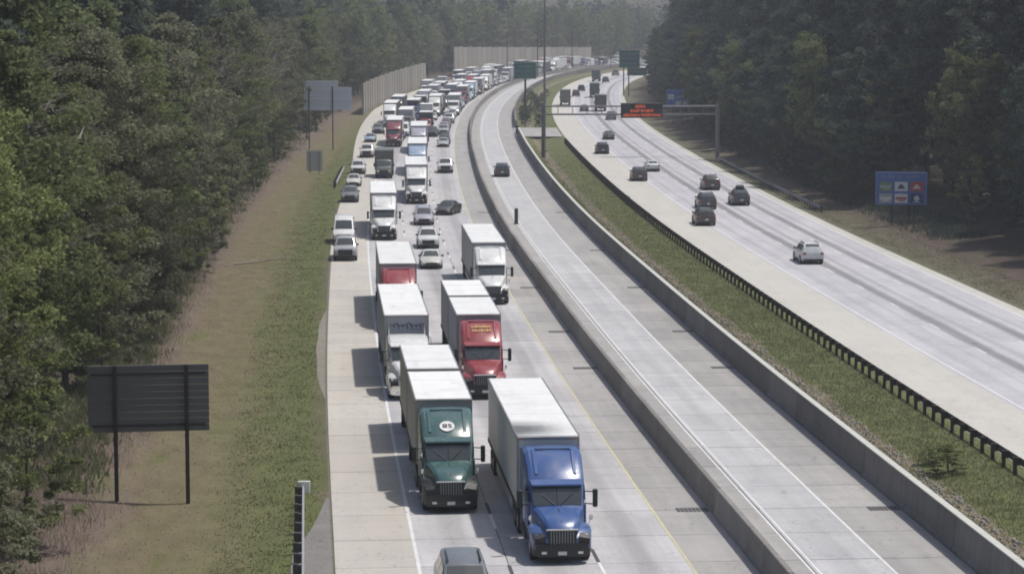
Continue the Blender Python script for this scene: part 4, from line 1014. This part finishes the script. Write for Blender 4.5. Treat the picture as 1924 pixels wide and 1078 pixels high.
# green sign on a single post in the median
x0, y0, _ = G(987, 206)
sg = empty('road_sign', (x0, y0, 0)); tag(sg, 'green sign on one tall post between express lanes and far carriageway', 'sign')
ob('post', MB().cyl((0, .1, -.5), (0, .1, 10.2), .26, .20, 12).mesh('post', 40), M_dpost, sg)
pn = ob('panel', MB().box(-2.55, 2.45, -.12, -.04, 6.7, 10.4, .02).mesh('panel'), M_green, sg)
fr_ = MB().box(-2.48, 2.38, -.128, -.121, 10.22, 10.30).box(-2.48, 2.38, -.128, -.121, 6.80, 6.88).box(-2.48, -2.40, -.128, -.121, 6.88, 10.22).box(2.30, 2.38, -.128, -.121, 6.88, 10.22)
ob('border', fr_.mesh('border'), pm('sign_border_faded', (0.20, 0.34, 0.31), 0.5), pn)
rr = random.Random(2); mb = MB()
for z in (7.2, 8.2, 9.2): strokes(mb, -1.9, 1.7, z, .42, -.125, rr)
ob('legend', mb.mesh('legend'), pm('sign_legend_faded', (0.16, 0.32, 0.29), 0.5), pn)
ob('bracket', MB().box(-2.2, 2.1, -.04, .12, 7.4, 7.55).box(-2.2, 2.1, -.04, .12, 9.5, 9.65).mesh('bracket'), M_dpost, sg)
# far green sign on two posts, right verge
x0, y0, _ = G(1176, 180)
sg = empty('road_sign', (x0, y0, 0)); tag(sg, 'far green sign of two stacked panels on two posts, right verge', 'sign')
for dx in (-.6, .7): ob('post', MB().box(-.14, .14, 0, .25, -.5, 10.8).mesh('post'), M_dpost, sg, (dx, 0, 0))
pn = ob('panel', MB().box(-1.75, 3.45, -.1, -.02, 7.1, 11.5, .02).mesh('panel'), M_green, sg)
pn2 = ob('lower_panel', MB().box(.3, 5.3, -.1, -.02, 5.1, 7.05, .02).mesh('panel'), M_green, sg)
ob('arm', MB().box(.5, 5.0, -.02, .1, 5.9, 6.1).mesh('arm'), M_dpost, sg)
mb = MB()
for z in (8.0, 9.2, 10.4): strokes(mb, -1.3, 3.0, z, .42, -.105, rr)
strokes(mb, .8, 4.8, 5.9, .40, -.105, rr)
ob('legend', mb.mesh('legend'), MATS['sign_legend_faded'], pn)

# blue service signs with logo plates
def service_sign(px, py, w, h, zb0, label, cols, rotz, posts):
    x0, y0, _ = G(px, py); z0 = 0.0
    zg = zright(station(x0, y0)[1])
    s_ = empty('service_sign', (x0, y0, 0), rotz); tag(s_, label, 'sign')
    for dx in posts: ob('post', MB().box(-.08, .08, .06, .22, zg - .4, zb0 + h * .95).mesh('post'), M_dpost, s_, (dx, 0, 0))
    p = ob('panel', MB().box(-w/2, w/2, -.03, .05, zb0, zb0 + h, .02).mesh('panel'), M_bluep, s_)
    b = MB(); e = .05
    b.box(-w/2+.05, w/2-.05, -.040, -.031, zb0+h-.12, zb0+h-.06).box(-w/2+.05, w/2-.05, -.040, -.031, zb0+.06, zb0+.12).box(-w/2+.05, -w/2+.11, -.040, -.031, zb0+.12, zb0+h-.12).box(w/2-.11, w/2-.05, -.040, -.031, zb0+.12, zb0+h-.12)
    ob('border', b.mesh('border'), pm('sign_border_blue', (0.20, 0.27, 0.45), 0.5), p)
    mb = MB(); strokes(mb, -w*.36, w*.40, zb0 + h*.83, h*.07, -.033, random.Random(px))
    ob('legend', mb.mesh('legend'), M_sgry, p)
    for i, c in enumerate(cols):
        if c is None: continue
        r_, cc = divmod(i, 3); wx = w * .25; hz_ = h * .28
        cx_ = -w/2 + w * (.20 + .30 * cc); cz = zb0 + h * (.56 - .36 * r_)
        lp = ob('logo_plate', MB().box(cx_ - wx/2, cx_ + wx/2, -.05, -.031, cz - hz_/2, cz + hz_/2).mesh('logo_plate'), c[0], p)
        mb = MB(); rq2 = random.Random(i + px)
        if c[2] == 'arch': 
            for k_ in range(9): mb.box(cx_ - wx*.3 + k_*wx*.067, cx_ - wx*.3 + (k_+.9)*wx*.067, -.056, -.051, cz - hz_*.25, cz - hz_*.25 + hz_*.5*math.sin((k_ + .6) / 9.2 * math.pi))
        elif c[2] == 'bar': mb.box(cx_ - wx*.42, cx_ + wx*.42, -.056, -.051, cz - hz_*.12, cz + hz_*.12).box(cx_ - wx*.22, cx_ + wx*.28, -.056, -.051, cz - hz_*.30, cz - hz_*.18)
        else: mb.cyl((cx_, -.051, cz), (cx_, -.057, cz), hz_*.3, n=14).box(cx_ - wx*.3, cx_ + wx*.3, -.056, -.051, cz - hz_*.42, cz - hz_*.34)
        ob('logo_mark', mb.mesh('logo_mark'), c[1], lp)
    return s_
service_sign(1692, 426, 5.15, 3.3, 2.2, 'blue service sign with six small logo plates on the right verge', [(M_sgrn, M_sgry, 'bar'), (M_swhite, M_snavy, 'arch'), (M_sred, M_swhite, 'arch'), (M_sgry, M_swhite, 'bar'), (M_swhite, M_sred, 'bar'), (M_snavy, M_swhite, 'dot')], R(-6), (-.9, .8))
service_sign(1274, 234, 4.5, 3.3, 3.4, 'distant blue service sign beside the lit message board', [(M_swhite, M_sgry, 'bar'), (M_bluep, M_sgry, 'bar'), (M_swhite, M_snavy, 'dot'), None, (M_sgry, M_swhite, 'bar'), (M_sgry, M_swhite, 'arch')], R(-3), (-.9, .8))

# overhead gantry with lit message board
gx0, gy0, _ = G(1021, 294); gx1 = G(1359, 302)[0]; gy = gy0
ga = empty('sign_gantry', (gx0, gy, 0)); tag(ga, 'steel overhead gantry of two long beams spanning the far carriageway', 'gantry')
span = gx1 - gx0
ob('post', MB().cyl((0, 0, -.5), (0, 0, 7.7), .32, .28, 14).mesh('post', 40), pm('gantry_post_dull', (0.13, 0.128, 0.125), .7, var=.2), ga)
ob('post', MB().cyl((0, 0, -.5), (0, 0, 7.7), .30, .28, 14).mesh('post', 40), M_steel, ga, (span, 0, 0))
for z in (7.45, 6.25): ob('beam', MB().cyl((0, 0, z), (span, 0, z), .13, n=8).mesh('beam', 40), M_steel, ga)
for i in range(1, 12): ob('strut', MB().cyl((span*i/12, 0, 6.25), (span*i/12, 0, 7.45), .05, n=6).mesh('strut'), M_steel, ga)
mbx = (1211 - 1021) / 338 * span
dms = empty('message_board', (gx0 + mbx, gy, 0)); tag(dms, 'black electronic message board with orange red lit letters on the gantry', 'sign')
hs = ob('housing', MB().box(-3.1, 3.1, -1.0, -.2, 5.75, 7.95, .05).mesh('housing'), M_black, dms)
M_led = emit_mat('led_orange_red', (1.0, 0.16, 0.05), 1.1)
rr = random.Random(9)
for (xa, xb, z) in ((-.95, .55, 7.28), (-1.65, -.35, 6.62), (-.05, 1.75, 6.62), (-2.75, -2.1, 5.98), (-1.9, -.3, 5.98), (0.0, 1.9, 5.98), (2.05, 2.85, 5.98)):
    mb = MB(); x = xa
    while x < xb:
        for r_ in range(5):
            for c_ in range(3):
                if rr.random() < .62: mb.box(x + c_ * .075, x + c_ * .075 + .05, -1.012, -1.003, z + r_ * .085, z + r_ * .085 + .06)
        x += .30
    ob('lit_letters', mb.mesh('lit_letters'), M_led, hs)
ob('hanger', MB().box(-2.5, -2.4, -.2, .1, 6.1, 7.6).box(2.4, 2.5, -.2, .1, 6.1, 7.6).mesh('hanger'), M_steel, dms)

# tall mast behind the gantry post and slim dark gate post on the express lanes
x0, y0, _ = G(1023, 283)
mp = empty('tall_mast', (x0, y0, 0)); tag(mp, 'very tall slim steel mast rising behind the left gantry post', 'pole')
ob('shaft', MB().cyl((0, 0, -.3), (0, 0, 30), .20, .12, 12).mesh('shaft', 40), M_steel, mp)
ob('base_plate', MB().box(-.5, .5, -.5, .5, -.1, .12, .02).mesh('base_plate'), M_steel, mp)
ob('luminaire_ring', MB().cyl((0, 0, 29.6), (0, 0, 29.9), .9, n=16).mesh('luminaire_ring'), M_steel, mp)
x0, y0, _ = G(970, 421)
gp = empty('gate_post', (x0, y0, 0)); tag(gp, 'slim dark grey post standing alone on the express lane edge line', 'post')
ob('post', MB().box(-.19, .19, -.10, .10, .06, 1.62, .06).mesh('post'), pm('post_grey', (0.075, 0.075, 0.075), .7), gp)
ob('base', MB().box(-.28, .28, -.22, .22, 0, .07, .02).mesh('base'), M_black, gp)
# far light poles by the distant traffic
for i, (px, py, hh) in enumerate(((1075, 134, 16), (953, 152, 15), (1147, 128, 15), (1010, 146, 18))):
    x0, y0, _ = G(px, py)
    lp = empty('light_pole', (x0, y0, 0)); tag(lp, ['thin far light pole right of the tall mast', 'thin far light pole left of the near green sign', 'thin far light pole left of the far green sign', 'thin far light pole just left of the tall mast'][i], 'pole', 'far light poles')
    ob('shaft', MB().cyl((0, 0, 0), (0, 0, hh), .17, .09, 8).mesh('shaft'), M_dpost, lp)
    ob('lamp_arm', MB().cyl((0, 0, hh - .2), (2.2, 0, hh + .1), .06, n=6).box(1.8, 2.6, -.15, .15, hh, hh + .15).mesh('arm'), M_dpost, lp)
# delineator on the median rail, crash cushion at the wall end
x0, y0, _ = G(1178, 386)
dl = empty('delineator', (x0, y0, 0)); tag(dl, 'small dark marker cluster at the median guardrail', 'post')
ob('post', MB().box(-.06, .06, -.05, .05, 0, 1.15).mesh('post'), M_dpost, dl)
ob('plate', MB().box(-.3, .3, -.08, -.05, .55, 1.0, .01).mesh('plate'), M_post_d, dl)
cc = empty('crash_cushion', P(8.65, 426), -heading(426)); tag(cc, 'dark crash cushion at the far end of the tall barrier', 'barrier')
for i in range(4): ob('cartridge', MB().box(-.32, .32, i * .9, i * .9 + .82, .12, 1.05 + .06 * (i % 2), .06).mesh('cartridge'), M_black, cc)
ob('nose', MB().cyl((0, 3.7, .1), (0, 3.7, 1.5), .38, n=14).mesh('nose', 40), M_black, cc)

# fallen branch on the left verge
M_dead = pm('dead_wood', (0.30, 0.26, 0.21), 0.9, var=0.3)
x0, y0, _ = G(440, 502); zl_ = zleft(-26.5)
br = empty('fallen_branch', (x0, y0, zl_ + .05), R(4)); tag(br, 'pale fallen branch lying across the left verge', 'branch')
ob('limb', MB().cyl((0, 0, .05), (2.2, .5, .22), .09, .07, 7).cyl((2.2, .5, .22), (5.0, .4, .55), .07, .03, 7).mesh('limb'), M_dead, br)
for (a_, b_) in (((1.2, .3, .15), (2.0, 1.6, .5)), ((2.6, .5, .25), (3.6, -.7, .7)), ((3.4, .45, .35), (4.4, 1.5, .9))): ob('twig', MB().cyl(a_, b_, .035, .015, 5).mesh('twig'), M_dead, br)

# ------------------------------------------------------------------ trees
leaf_mat('leaf_mid', (0.118, 0.148, 0.066), (0.205, 0.230, 0.115), .42)
leaf_mat('leaf_yellow', (0.148, 0.182, 0.074), (0.240, 0.262, 0.118), .42)
leaf_mat('leaf_grey', (0.150, 0.162, 0.098), (0.235, 0.235, 0.155), .42)
leaf_mat('leaf_dark', (0.060, 0.080, 0.068), (0.120, 0.145, 0.112), 0.35)
leaf_mat('leaf_pine', (0.048, 0.072, 0.066), (0.100, 0.128, 0.108), 0.3)
M_bark = pm('bark', (0.095, 0.080, 0.068), 0.95, var=0.35, scale=2, bump=0.03)
M_bark_p = pm('bark_pale', (0.20, 0.18, 0.16), 0.95, var=0.3, scale=2, bump=0.03)
def leaves_mesh(name, C, size, rng, flat=0.35, aspect=1.5):
    n = len(C)
    a = rng.normal(size=(n, 3)); a[:, 2] *= flat + .3; a /= np.linalg.norm(a, axis=1)[:, None]
    t = rng.normal(size=(n, 3)); b = np.cross(a, t); b /= np.linalg.norm(b, axis=1)[:, None]
    s = size * rng.uniform(.55, 1.35, (n, 1))
    a = a * s * aspect / 2; b = b * s / 2
    V = np.stack([C - a, C + b, C + a, C - b], 1).reshape(-1, 3)
    me = bpy.data.meshes.new(name); me.vertices.add(4 * n); me.vertices.foreach_set('co', V.astype(np.float32).ravel())
    me.loops.add(4 * n); me.loops.foreach_set('vertex_index', np.arange(4 * n, dtype=np.int32))
    me.polygons.add(n); me.polygons.foreach_set('loop_start', np.arange(0, 4 * n, 4, dtype=np.int32)); me.polygons.foreach_set('loop_total', np.full(n, 4, np.int32))
    me.update(); me.validate()
    return me
def tube(mb, pts, rads, n=6):
    for i in range(len(pts) - 1): mb.cyl(pts[i], pts[i + 1], rads[i], rads[i + 1], n, cap=False)
def make_tree(kind, seed, h):
    rng = np.random.default_rng(seed); mb = MB()
    lean = rng.normal(0, .02, 2) * h
    tp = [np.array((lean[0] * (k/6)**2 + rng.normal(0, .06), lean[1] * (k/6)**2 + rng.normal(0, .06), h * k / 6 * .93)) for k in range(7)]
    tp[0] = np.array((0, 0, -.6)); r0 = h * .0125
    tube(mb, tp, [r0 * (1 - .13 * k) for k in range(7)], 8)
    def trunk(z): 
        q = np.clip(z / (h * .93) * 6, 0, 5.99); i = int(q); return tp[i] + (tp[i+1] - tp[i]) * (q - i)
    C = []
    lo, hi, cr, nl, npc, ls = {'broad': (.10, .98, .23, 44, 380, .22), 'loose': (.16, .98, .22, 34, 300, .21), 'tall': (.10, 1.0, .17, 44, 330, .25), 'pine': (.50, 1.0, .15, 38, 190, .20), 'young': (.08, 1.0, .26, 26, 430, .155), 'near': (.07, .98, .23, 54, 760, .135), 'bare': (.3, .98, .2, 34, 26, .20)}[kind]
    for i in range(nl):
        u = (i + rng.uniform(0, 1)) / nl
        z = h * (lo + (hi - lo) * u * .94)
        ang = i * 2.4 + rng.normal(0, .4)
        prof = math.sin(math.pi * min(1, .12 + .88 * u) ** .8) ** .7 if kind != 'pine' else (1 - u) ** .6 + .25
        L = h * cr * max(.25, prof) * rng.uniform(.7, 1.25)
        b = trunk(z); rise = rng.uniform(.1, .5) if kind != 'pine' else rng.uniform(-.1, .15)
        e = b + np.array((math.cos(ang) * L, math.sin(ang) * L, L * rise)); m_ = (b + e) / 2 + rng.normal(0, .15, 3)
        rb = r0 * .32 * (1 - .5 * u)
        tube(mb, [b, m_, e], [rb, rb * .6, rb * .25], 5)
        cl = [e, m_ + (e - m_) * .4, m_ + rng.normal(0, .5, 3)]
        if kind in ('bare', 'loose'):
            for _ in range(7 if kind == 'bare' else 3):
                f = rng.uniform(.3, 1.0); s0 = b + (e - b) * f; d = rng.normal(size=3); d[2] = abs(d[2]) * .8 + .2; d /= np.linalg.norm(d)
                s1 = s0 + d * rng.uniform(.8, 2.2); mb.cyl(s0, s1, .03, .012, 3, cap=False)
                s2 = s1 + (d + rng.normal(0, .5, 3)) * rng.uniform(.4, 1.0); mb.cyl(s1, s2, .014, .006, 3, cap=False)
                cl.append(s1)
        for q in cl:
            rad = rng.uniform(.45, 1.15) * (h / 18)
            n = int(npc / len(cl) * rng.uniform(.5, 1.4)) + 1
            d = rng.normal(size=(n, 3)); d /= np.linalg.norm(d, axis=1)[:, None]
            d *= (rng.uniform(0, 1, (n, 1)) ** .45) * rad; d[:, 2] *= .62
            C.append(q + d)
    C = np.concatenate(C)
    return mb.mesh('trunk', 50), leaves_mesh('crown', C, ls * (h / 18) ** .5, rng, aspect=3.2 if kind == 'pine' else 1.5)
TREES = {'broad': [make_tree('broad', 1, 19), make_tree('broad', 2, 21)], 'loose': [make_tree('loose', 3, 18), make_tree('loose', 4, 20)], 'tall': [make_tree('tall', 5, 24), make_tree('tall', 6, 26)],
         'pine': [make_tree('pine', 7, 26), make_tree('pine', 8, 28)], 'young': [make_tree('young', 9, 8), make_tree('young', 10, 6.5)], 'bare': [make_tree('bare', 12, 17)], 'near': [make_tree('near', 14, 19), make_tree('near', 15, 18)]}
rt = random.Random(21)
TN = {'broad': 'broadleaf_tree', 'loose': 'open_crowned_tree', 'tall': 'tall_broadleaf_tree', 'pine': 'pine_tree', 'young': 'young_tree', 'bare': 'bare_tree', 'near': 'broadleaf_tree'}
TL = {'broad': 'dense green leafy tree', 'loose': 'thinly leaved spring tree', 'tall': 'tall dark leafy tree', 'pine': 'tall dark pine with bare trunk', 'young': 'low bushy young tree', 'bare': 'grey nearly bare tree', 'near': 'dense olive green leafy tree'}
def plant(kind, o, Y, leaf, where, scale, grp):
    me = rt.choice(TREES[kind]); x, y, _ = P(o, Y); z = zleft(o) if o < 0 else zright(o)
    r = empty(TN[kind], (x, y, z), rt.uniform(0, 6.28)); r.scale = (scale * rt.uniform(.9, 1.1), scale * rt.uniform(.9, 1.1), scale)
    tag(r, f'{TL[kind]} {where}', 'tree', grp)
    ob('trunk', me[0], M_bark_p if kind in ('pine', 'bare') else M_bark, r); ob('crown', me[1], MATS[leaf], r)
def zone(Y, side, rank):
    rk = {0: 'front rank', 1: 'second rank', 2: 'rear rank'}[rank]
    marks = ([(112, 'at the lower left corner'), (150, 'left of the big dark sign'), (200, 'above the big dark sign'), (255, 'beside the fallen branch'), (330, 'below the small pale sign'),
              (440, 'left of the tall pale sign'), (560, 'left of the near noise wall'), (760, 'behind the near noise wall'), (2000, 'behind the far noise wall')] if side < 0 else
             [(265, 'behind the near blue service sign'), (340, 'up the road from the near blue sign'), (420, 'behind the right gantry post'), (560, 'behind the distant blue sign'), (2000, 'beyond the far green sign')])
    w = [m for (lim, m) in marks if Y < lim][0]
    return f'{w}, {rk}'
GL = 'trees of the left forest'; GR = 'trees of the right forest'
Y = 80.0
while Y < 520:       # forest edge, left: bushy skirt, then two ranks of tall trees
    st_ = 6.5 if Y < 220 else 10
    if rt.random() < (.62 if Y > 128 else .9 if Y < 98 else .0): plant('young', -28.2 + rt.uniform(-1.2, 1.4), Y + rt.uniform(-1, 1), rt.choice(['leaf_yellow', 'leaf_mid', 'leaf_yellow', 'leaf_grey']), zone(Y, -1, 0).replace('front rank', 'outer fringe'), rt.uniform(.75, 1.2), GL)
    Y += st_ * 0.9
for (o, st_, kinds, y0) in ((-30.5, 7.6, ['loose', 'broad', 'loose', 'broad', 'broad', 'bare'], 84), (-36.5, 9.0, ['broad', 'tall', 'tall', 'loose'], 78), (-45, 11.0, ['tall', 'pine', 'tall'], 82)):
    Y = y0
    while Y < 1010:
        kd = rt.choice(kinds)
        if Y < 185 and o > -31 and kd != 'bare': kd = 'near'
        lf = {'near': rt.choice(['leaf_mid', 'leaf_grey', 'leaf_mid', 'leaf_mid', 'leaf_yellow']), 'loose': rt.choice(['leaf_grey', 'leaf_grey', 'leaf_mid', 'leaf_yellow']), 'broad': rt.choice(['leaf_mid', 'leaf_mid', 'leaf_grey']), 'bare': 'leaf_grey', 'tall': rt.choice(['leaf_dark', 'leaf_mid']), 'pine': 'leaf_pine'}[kd]
        oo = o + rt.uniform(-1.8, 1.8)
        if Y > 480: oo -= 3.0
        if Y < 140 and o > -31: oo = -30.6 + rt.uniform(-.8, .3) - (1.0 if 103 < Y < 135 else 0)
        plant(kd, oo, Y + rt.uniform(-2, 2), lf, zone(Y, -1, {-30.5: 0, -36.5: 1, -45: 2}[o]), rt.uniform(.88, 1.15), GL)
        Y += st_ * (1 if Y < 260 else 1.5 if Y < 480 else 2.2)
for (o, st_, kinds) in ((44.0, 8.0, ['broad', 'broad', 'loose']), (50.5, 9.0, ['tall', 'pine', 'tall']), (59, 11.0, ['tall', 'pine'])):
    Y = 205
    while Y < 930:
        kd = rt.choice(kinds); lf = {'pine': 'leaf_pine', 'tall': 'leaf_dark', 'loose': 'leaf_mid', 'broad': rt.choice(['leaf_dark', 'leaf_dark', 'leaf_pine', 'leaf_mid'])}[kd]
        plant(kd, o + rt.uniform(-1.5, 2.0) + (6 if Y < 262 else 0), Y + rt.uniform(-2, 2), lf, zone(Y, 1, {44.0: 0, 50.5: 1, 59: 2}[o]), rt.uniform(.95, 1.18) * (.78 if o < 45 else 1.0), GR)
        Y += st_ * (1 if Y < 470 else 1.8)
Y = 225
while Y < 620:
    if rt.random() < .95: plant('young', 41.5 + rt.uniform(-1, 3) + (5 if Y < 262 else 0), Y, rt.choice(['leaf_dark', 'leaf_mid', 'leaf_dark']), zone(Y, 1, 0).replace('front rank', 'outer fringe'), rt.uniform(.7, 1.2), GR)
    Y += 6 if Y < 400 else 10

# far wood closing the view
rng = np.random.default_rng(4)
def wood(name, pts, hmin, hmax, n_per, size, mat, label):
    C = []
    for (x, y, z) in pts:
        h = rng.uniform(hmin, hmax); r = rng.uniform(3.0, 5.0)
        d = rng.normal(size=(n_per, 3)); d /= np.linalg.norm(d, axis=1)[:, None]; d *= rng.uniform(0, 1, (n_per, 1)) ** .4
        lump = 1 + .25 * np.sin(d[:, :1] * 9 + x) * np.cos(d[:, 1:2] * 8 + y)
        C.append(np.array((x, y, z + h * .5)) + d * lump * np.array((r, r, h * .5)))
    o = ob(name, leaves_mesh(name, np.concatenate(C), size, rng), MATS[mat]); o['kind'] = 'stuff'; o['label'] = label; o['category'] = 'woodland'
    return o
pts = []
for i in range(260):
    x = rng.uniform(-150, 230); pts.append((x, 1085 + abs(rng.normal(0, 60)) + max(0, x) * .35, 1.0))
wood('far_woodland', pts, 19, 27, 380, 1.1, 'leaf_dark', 'far hazy band of trees closing the road view')
pts = [(*P(-31 - rng.uniform(0, 22), Y)[:2], 1.5) for Y in np.linspace(600, 1110, 110)]
wood('noise_wall_woodland', pts, 19, 26, 420, .9, 'leaf_mid', 'dense trees standing behind the two noise walls')
pts = [(*P(-62 - rng.uniform(0, 25), Y)[:2], 3.0) for Y in np.linspace(90, 700, 80)]
wood('inner_woodland', pts, 20, 29, 420, .8, 'leaf_dark', 'deep inner mass of the left forest')
pts = [(*P(70 + rng.uniform(0, 25), Y)[:2], 3.0) for Y in np.linspace(180, 900, 80)]
wood('inner_woodland', pts, 22, 32, 420, .8, 'leaf_pine', 'deep inner mass of the right forest')

# ------------------------------------------------------------------ ground cover: grass, weeds, stones, litter
def tufts(name, spots, hgt, mat, label, wid=.028, spread=.30, blades=7, cat='grass'):
    n = len(spots) * blades
    S = np.repeat(np.array(spots), blades, 0) + np.concatenate([rng.normal(0, spread, (n, 2)), np.zeros((n, 1))], 1)
    ang = rng.uniform(0, 2 * np.pi, n); H = hgt * rng.uniform(.4, 1.3, n)
    dx = np.stack([np.cos(ang), np.sin(ang), np.zeros(n)], 1) * wid
    tip = np.stack([rng.normal(0, .35, n) * H, rng.normal(0, .35, n) * H, H], 1)
    V = np.stack([S - dx, S + dx, S + tip], 1).reshape(-1, 3)
    me = bpy.data.meshes.new(name); me.vertices.add(3 * n); me.vertices.foreach_set('co', V.astype(np.float32).ravel())
    me.loops.add(3 * n); me.loops.foreach_set('vertex_index', np.arange(3 * n, dtype=np.int32))
    me.polygons.add(n); me.polygons.foreach_set('loop_start', np.arange(0, 3 * n, 3, dtype=np.int32)); me.polygons.foreach_set('loop_total', np.full(n, 3, np.int32))
    me.update(); me.validate()
    o = ob(name, me, mat); o['kind'] = 'stuff'; o['label'] = label; o['category'] = cat
leaf_mat('grass_green', (0.125, 0.148, 0.066), (0.185, 0.195, 0.100), .38)
leaf_mat('grass_dry', (0.19, 0.165, 0.10), (0.26, 0.22, 0.14), .3)
leaf_mat('litter_brown', (0.19, 0.15, 0.125), (0.28, 0.225, 0.19), .3)
def band(n, o0, o1, Y0, Y1, zf, p=1.6):
    out = []
    for _ in range(n):
        Y = Y0 + (Y1 - Y0) * (1 - math.sqrt(rng.uniform())); o = rng.uniform(o0, o1); x, y, _z = P(o, Y); out.append((x, y, zf(o) - .03))
    return out
tufts('green_grass', band(4200, -20.9, -16.8, 80, 430, zleft), .09, MATS['grass_green'], 'green grass strip along the left shoulder')
tufts('dry_grass', band(4500, -25.4, -17.2, 80, 430, zleft), .045, MATS['grass_dry'], 'dry straw coloured grass on the left verge')
leaf_mat('brush_brown', (0.15, 0.12, 0.10), (0.26, 0.22, 0.19), .1)
tufts('edge_brush', band(1500, -29.8, -26.3, 84, 420, zleft), .55, MATS['brush_brown'], 'brown twiggy brush along the left tree edge', wid=.012, spread=.5, blades=12, cat='brush')
tufts('edge_undergrowth', band(1300, -30.5, -27.2, 110, 420, zleft), .42, MATS['leaf_mid'], 'low green undergrowth along the left tree edge', wid=.06, spread=.5, blades=14, cat='undergrowth')
tufts('right_brush', band(1200, 40.0, 45.5, 225, 480, zright), .5, MATS['leaf_dark'], 'low dark undergrowth at the foot of the right forest', wid=.05, spread=.6, blades=14, cat='undergrowth')
tufts('leaf_litter', band(2600, -29.5, -25.0, 80, 430, zleft), .03, MATS['litter_brown'], 'brown leaf litter under the left tree edge', wid=.04, cat='litter')
tufts('median_dry_grass', band(5500, 9.2, 15.8, 90, 400, zmed), .11, MATS['grass_dry'], 'dry straw patches among the median grass')
tufts('median_weeds', band(6000, 12.2, 15.8, 90, 400, zmed), .13, MATS['grass_green'], 'green weeds along the median guardrail')
tufts('median_grass_cover', band(5000, 9.1, 11.0, 90, 400, zmed), .12, MATS['grass_green'], 'rough grass beside the tall barrier')
tufts('right_verge_grass', band(4000, 34.6, 39, 170, 430, zright), .08, MATS['grass_dry'], 'dry thin grass on the right verge')
# rubble in the median ditch
mb = MB()
for (x, y, z) in band(1500, 11.0, 12.1, 90, 400, zmed, 1.4):
    r = float(rng.uniform(.05, .17)); q = [(x + r * float(rng.uniform(.6, 1.2)) * math.cos(k_ * 1.257), y + r * float(rng.uniform(.6, 1.2)) * math.sin(k_ * 1.257)) for k_ in range(5)]
    mb.loft([[(a_, b_, z - .05) for a_, b_ in q], [((a_ + x) / 2 + .0, (b_ + y) / 2, z + r * .8) for a_, b_ in q]])
ro = ob('median_rubble', mb.mesh('rubble'), pm('rubble_stone', (0.33, 0.305, 0.27), .9, var=.35, scale=.6)); ro['kind'] = 'stuff'; ro['label'] = 'pale rubble stones along the median ditch'; ro['category'] = 'stones'
# a few shrubs in the median
for i, (px, py, sc_) in enumerate(((1780, 880, .22), (1745, 862, .16), (1290, 600, .10))):
    x, y, _ = G(px, py); o_ = station(x, y)[1]; me = TREES['young'][i % 2]
    r = empty('shrub', (x, y, zmed(o_)), i); r.scale = (sc_ * 2.2, sc_ * 2.2, sc_ * .8)
    tag(r, ['bright green low shrub, largest in the near median', 'smaller green shrub just up the median from the largest', 'tiny green shrub in the median ditch farther up'][i], 'shrub')
    ob('stem', me[0], M_bark, r); ob('foliage', me[1], MATS['leaf_yellow'], r)

for i in range(30):
    Y_ = 456 + i * 5.5 + rt.uniform(-2, 2); o_ = 11.5 + rt.uniform(-1.5, 3); x, y, _ = P(o_, Y_); me = TREES['young'][i % 2]
    r = empty('shrub', (x, y, zmed(o_)), i); sc_ = rt.uniform(.18, .40); r.scale = (sc_ * 1.6, sc_ * 1.6, sc_)
    tag(r, 'low dark shrub in the median past the crossover gap', 'shrub', 'far median shrubs')
    ob('stem', me[0], M_bark, r); ob('foliage', me[1], MATS['leaf_dark'], r)

# ------------------------------------------------------------------ haze
HAZE = 0.00024
if HAZE > 0:
    m, nt, out = new_mat('haze_air'); g = NG(nt)
    v = nt.nodes.new('ShaderNodeVolumePrincipled'); v.inputs['Color'].default_value = (0.86, 0.90, 1.0, 1); v.inputs['Density'].default_value = HAZE; v.inputs['Anisotropy'].default_value = 0.2
    nt.links.new(v.outputs[0], out.inputs['Volume'])
    hz = ob('haze', MB().box(-400, 500, -60, 1700, -2.6, 48).mesh('haze'), m); hz['kind'] = 'stuff'; hz['label'] = 'thin pale air over the whole road'
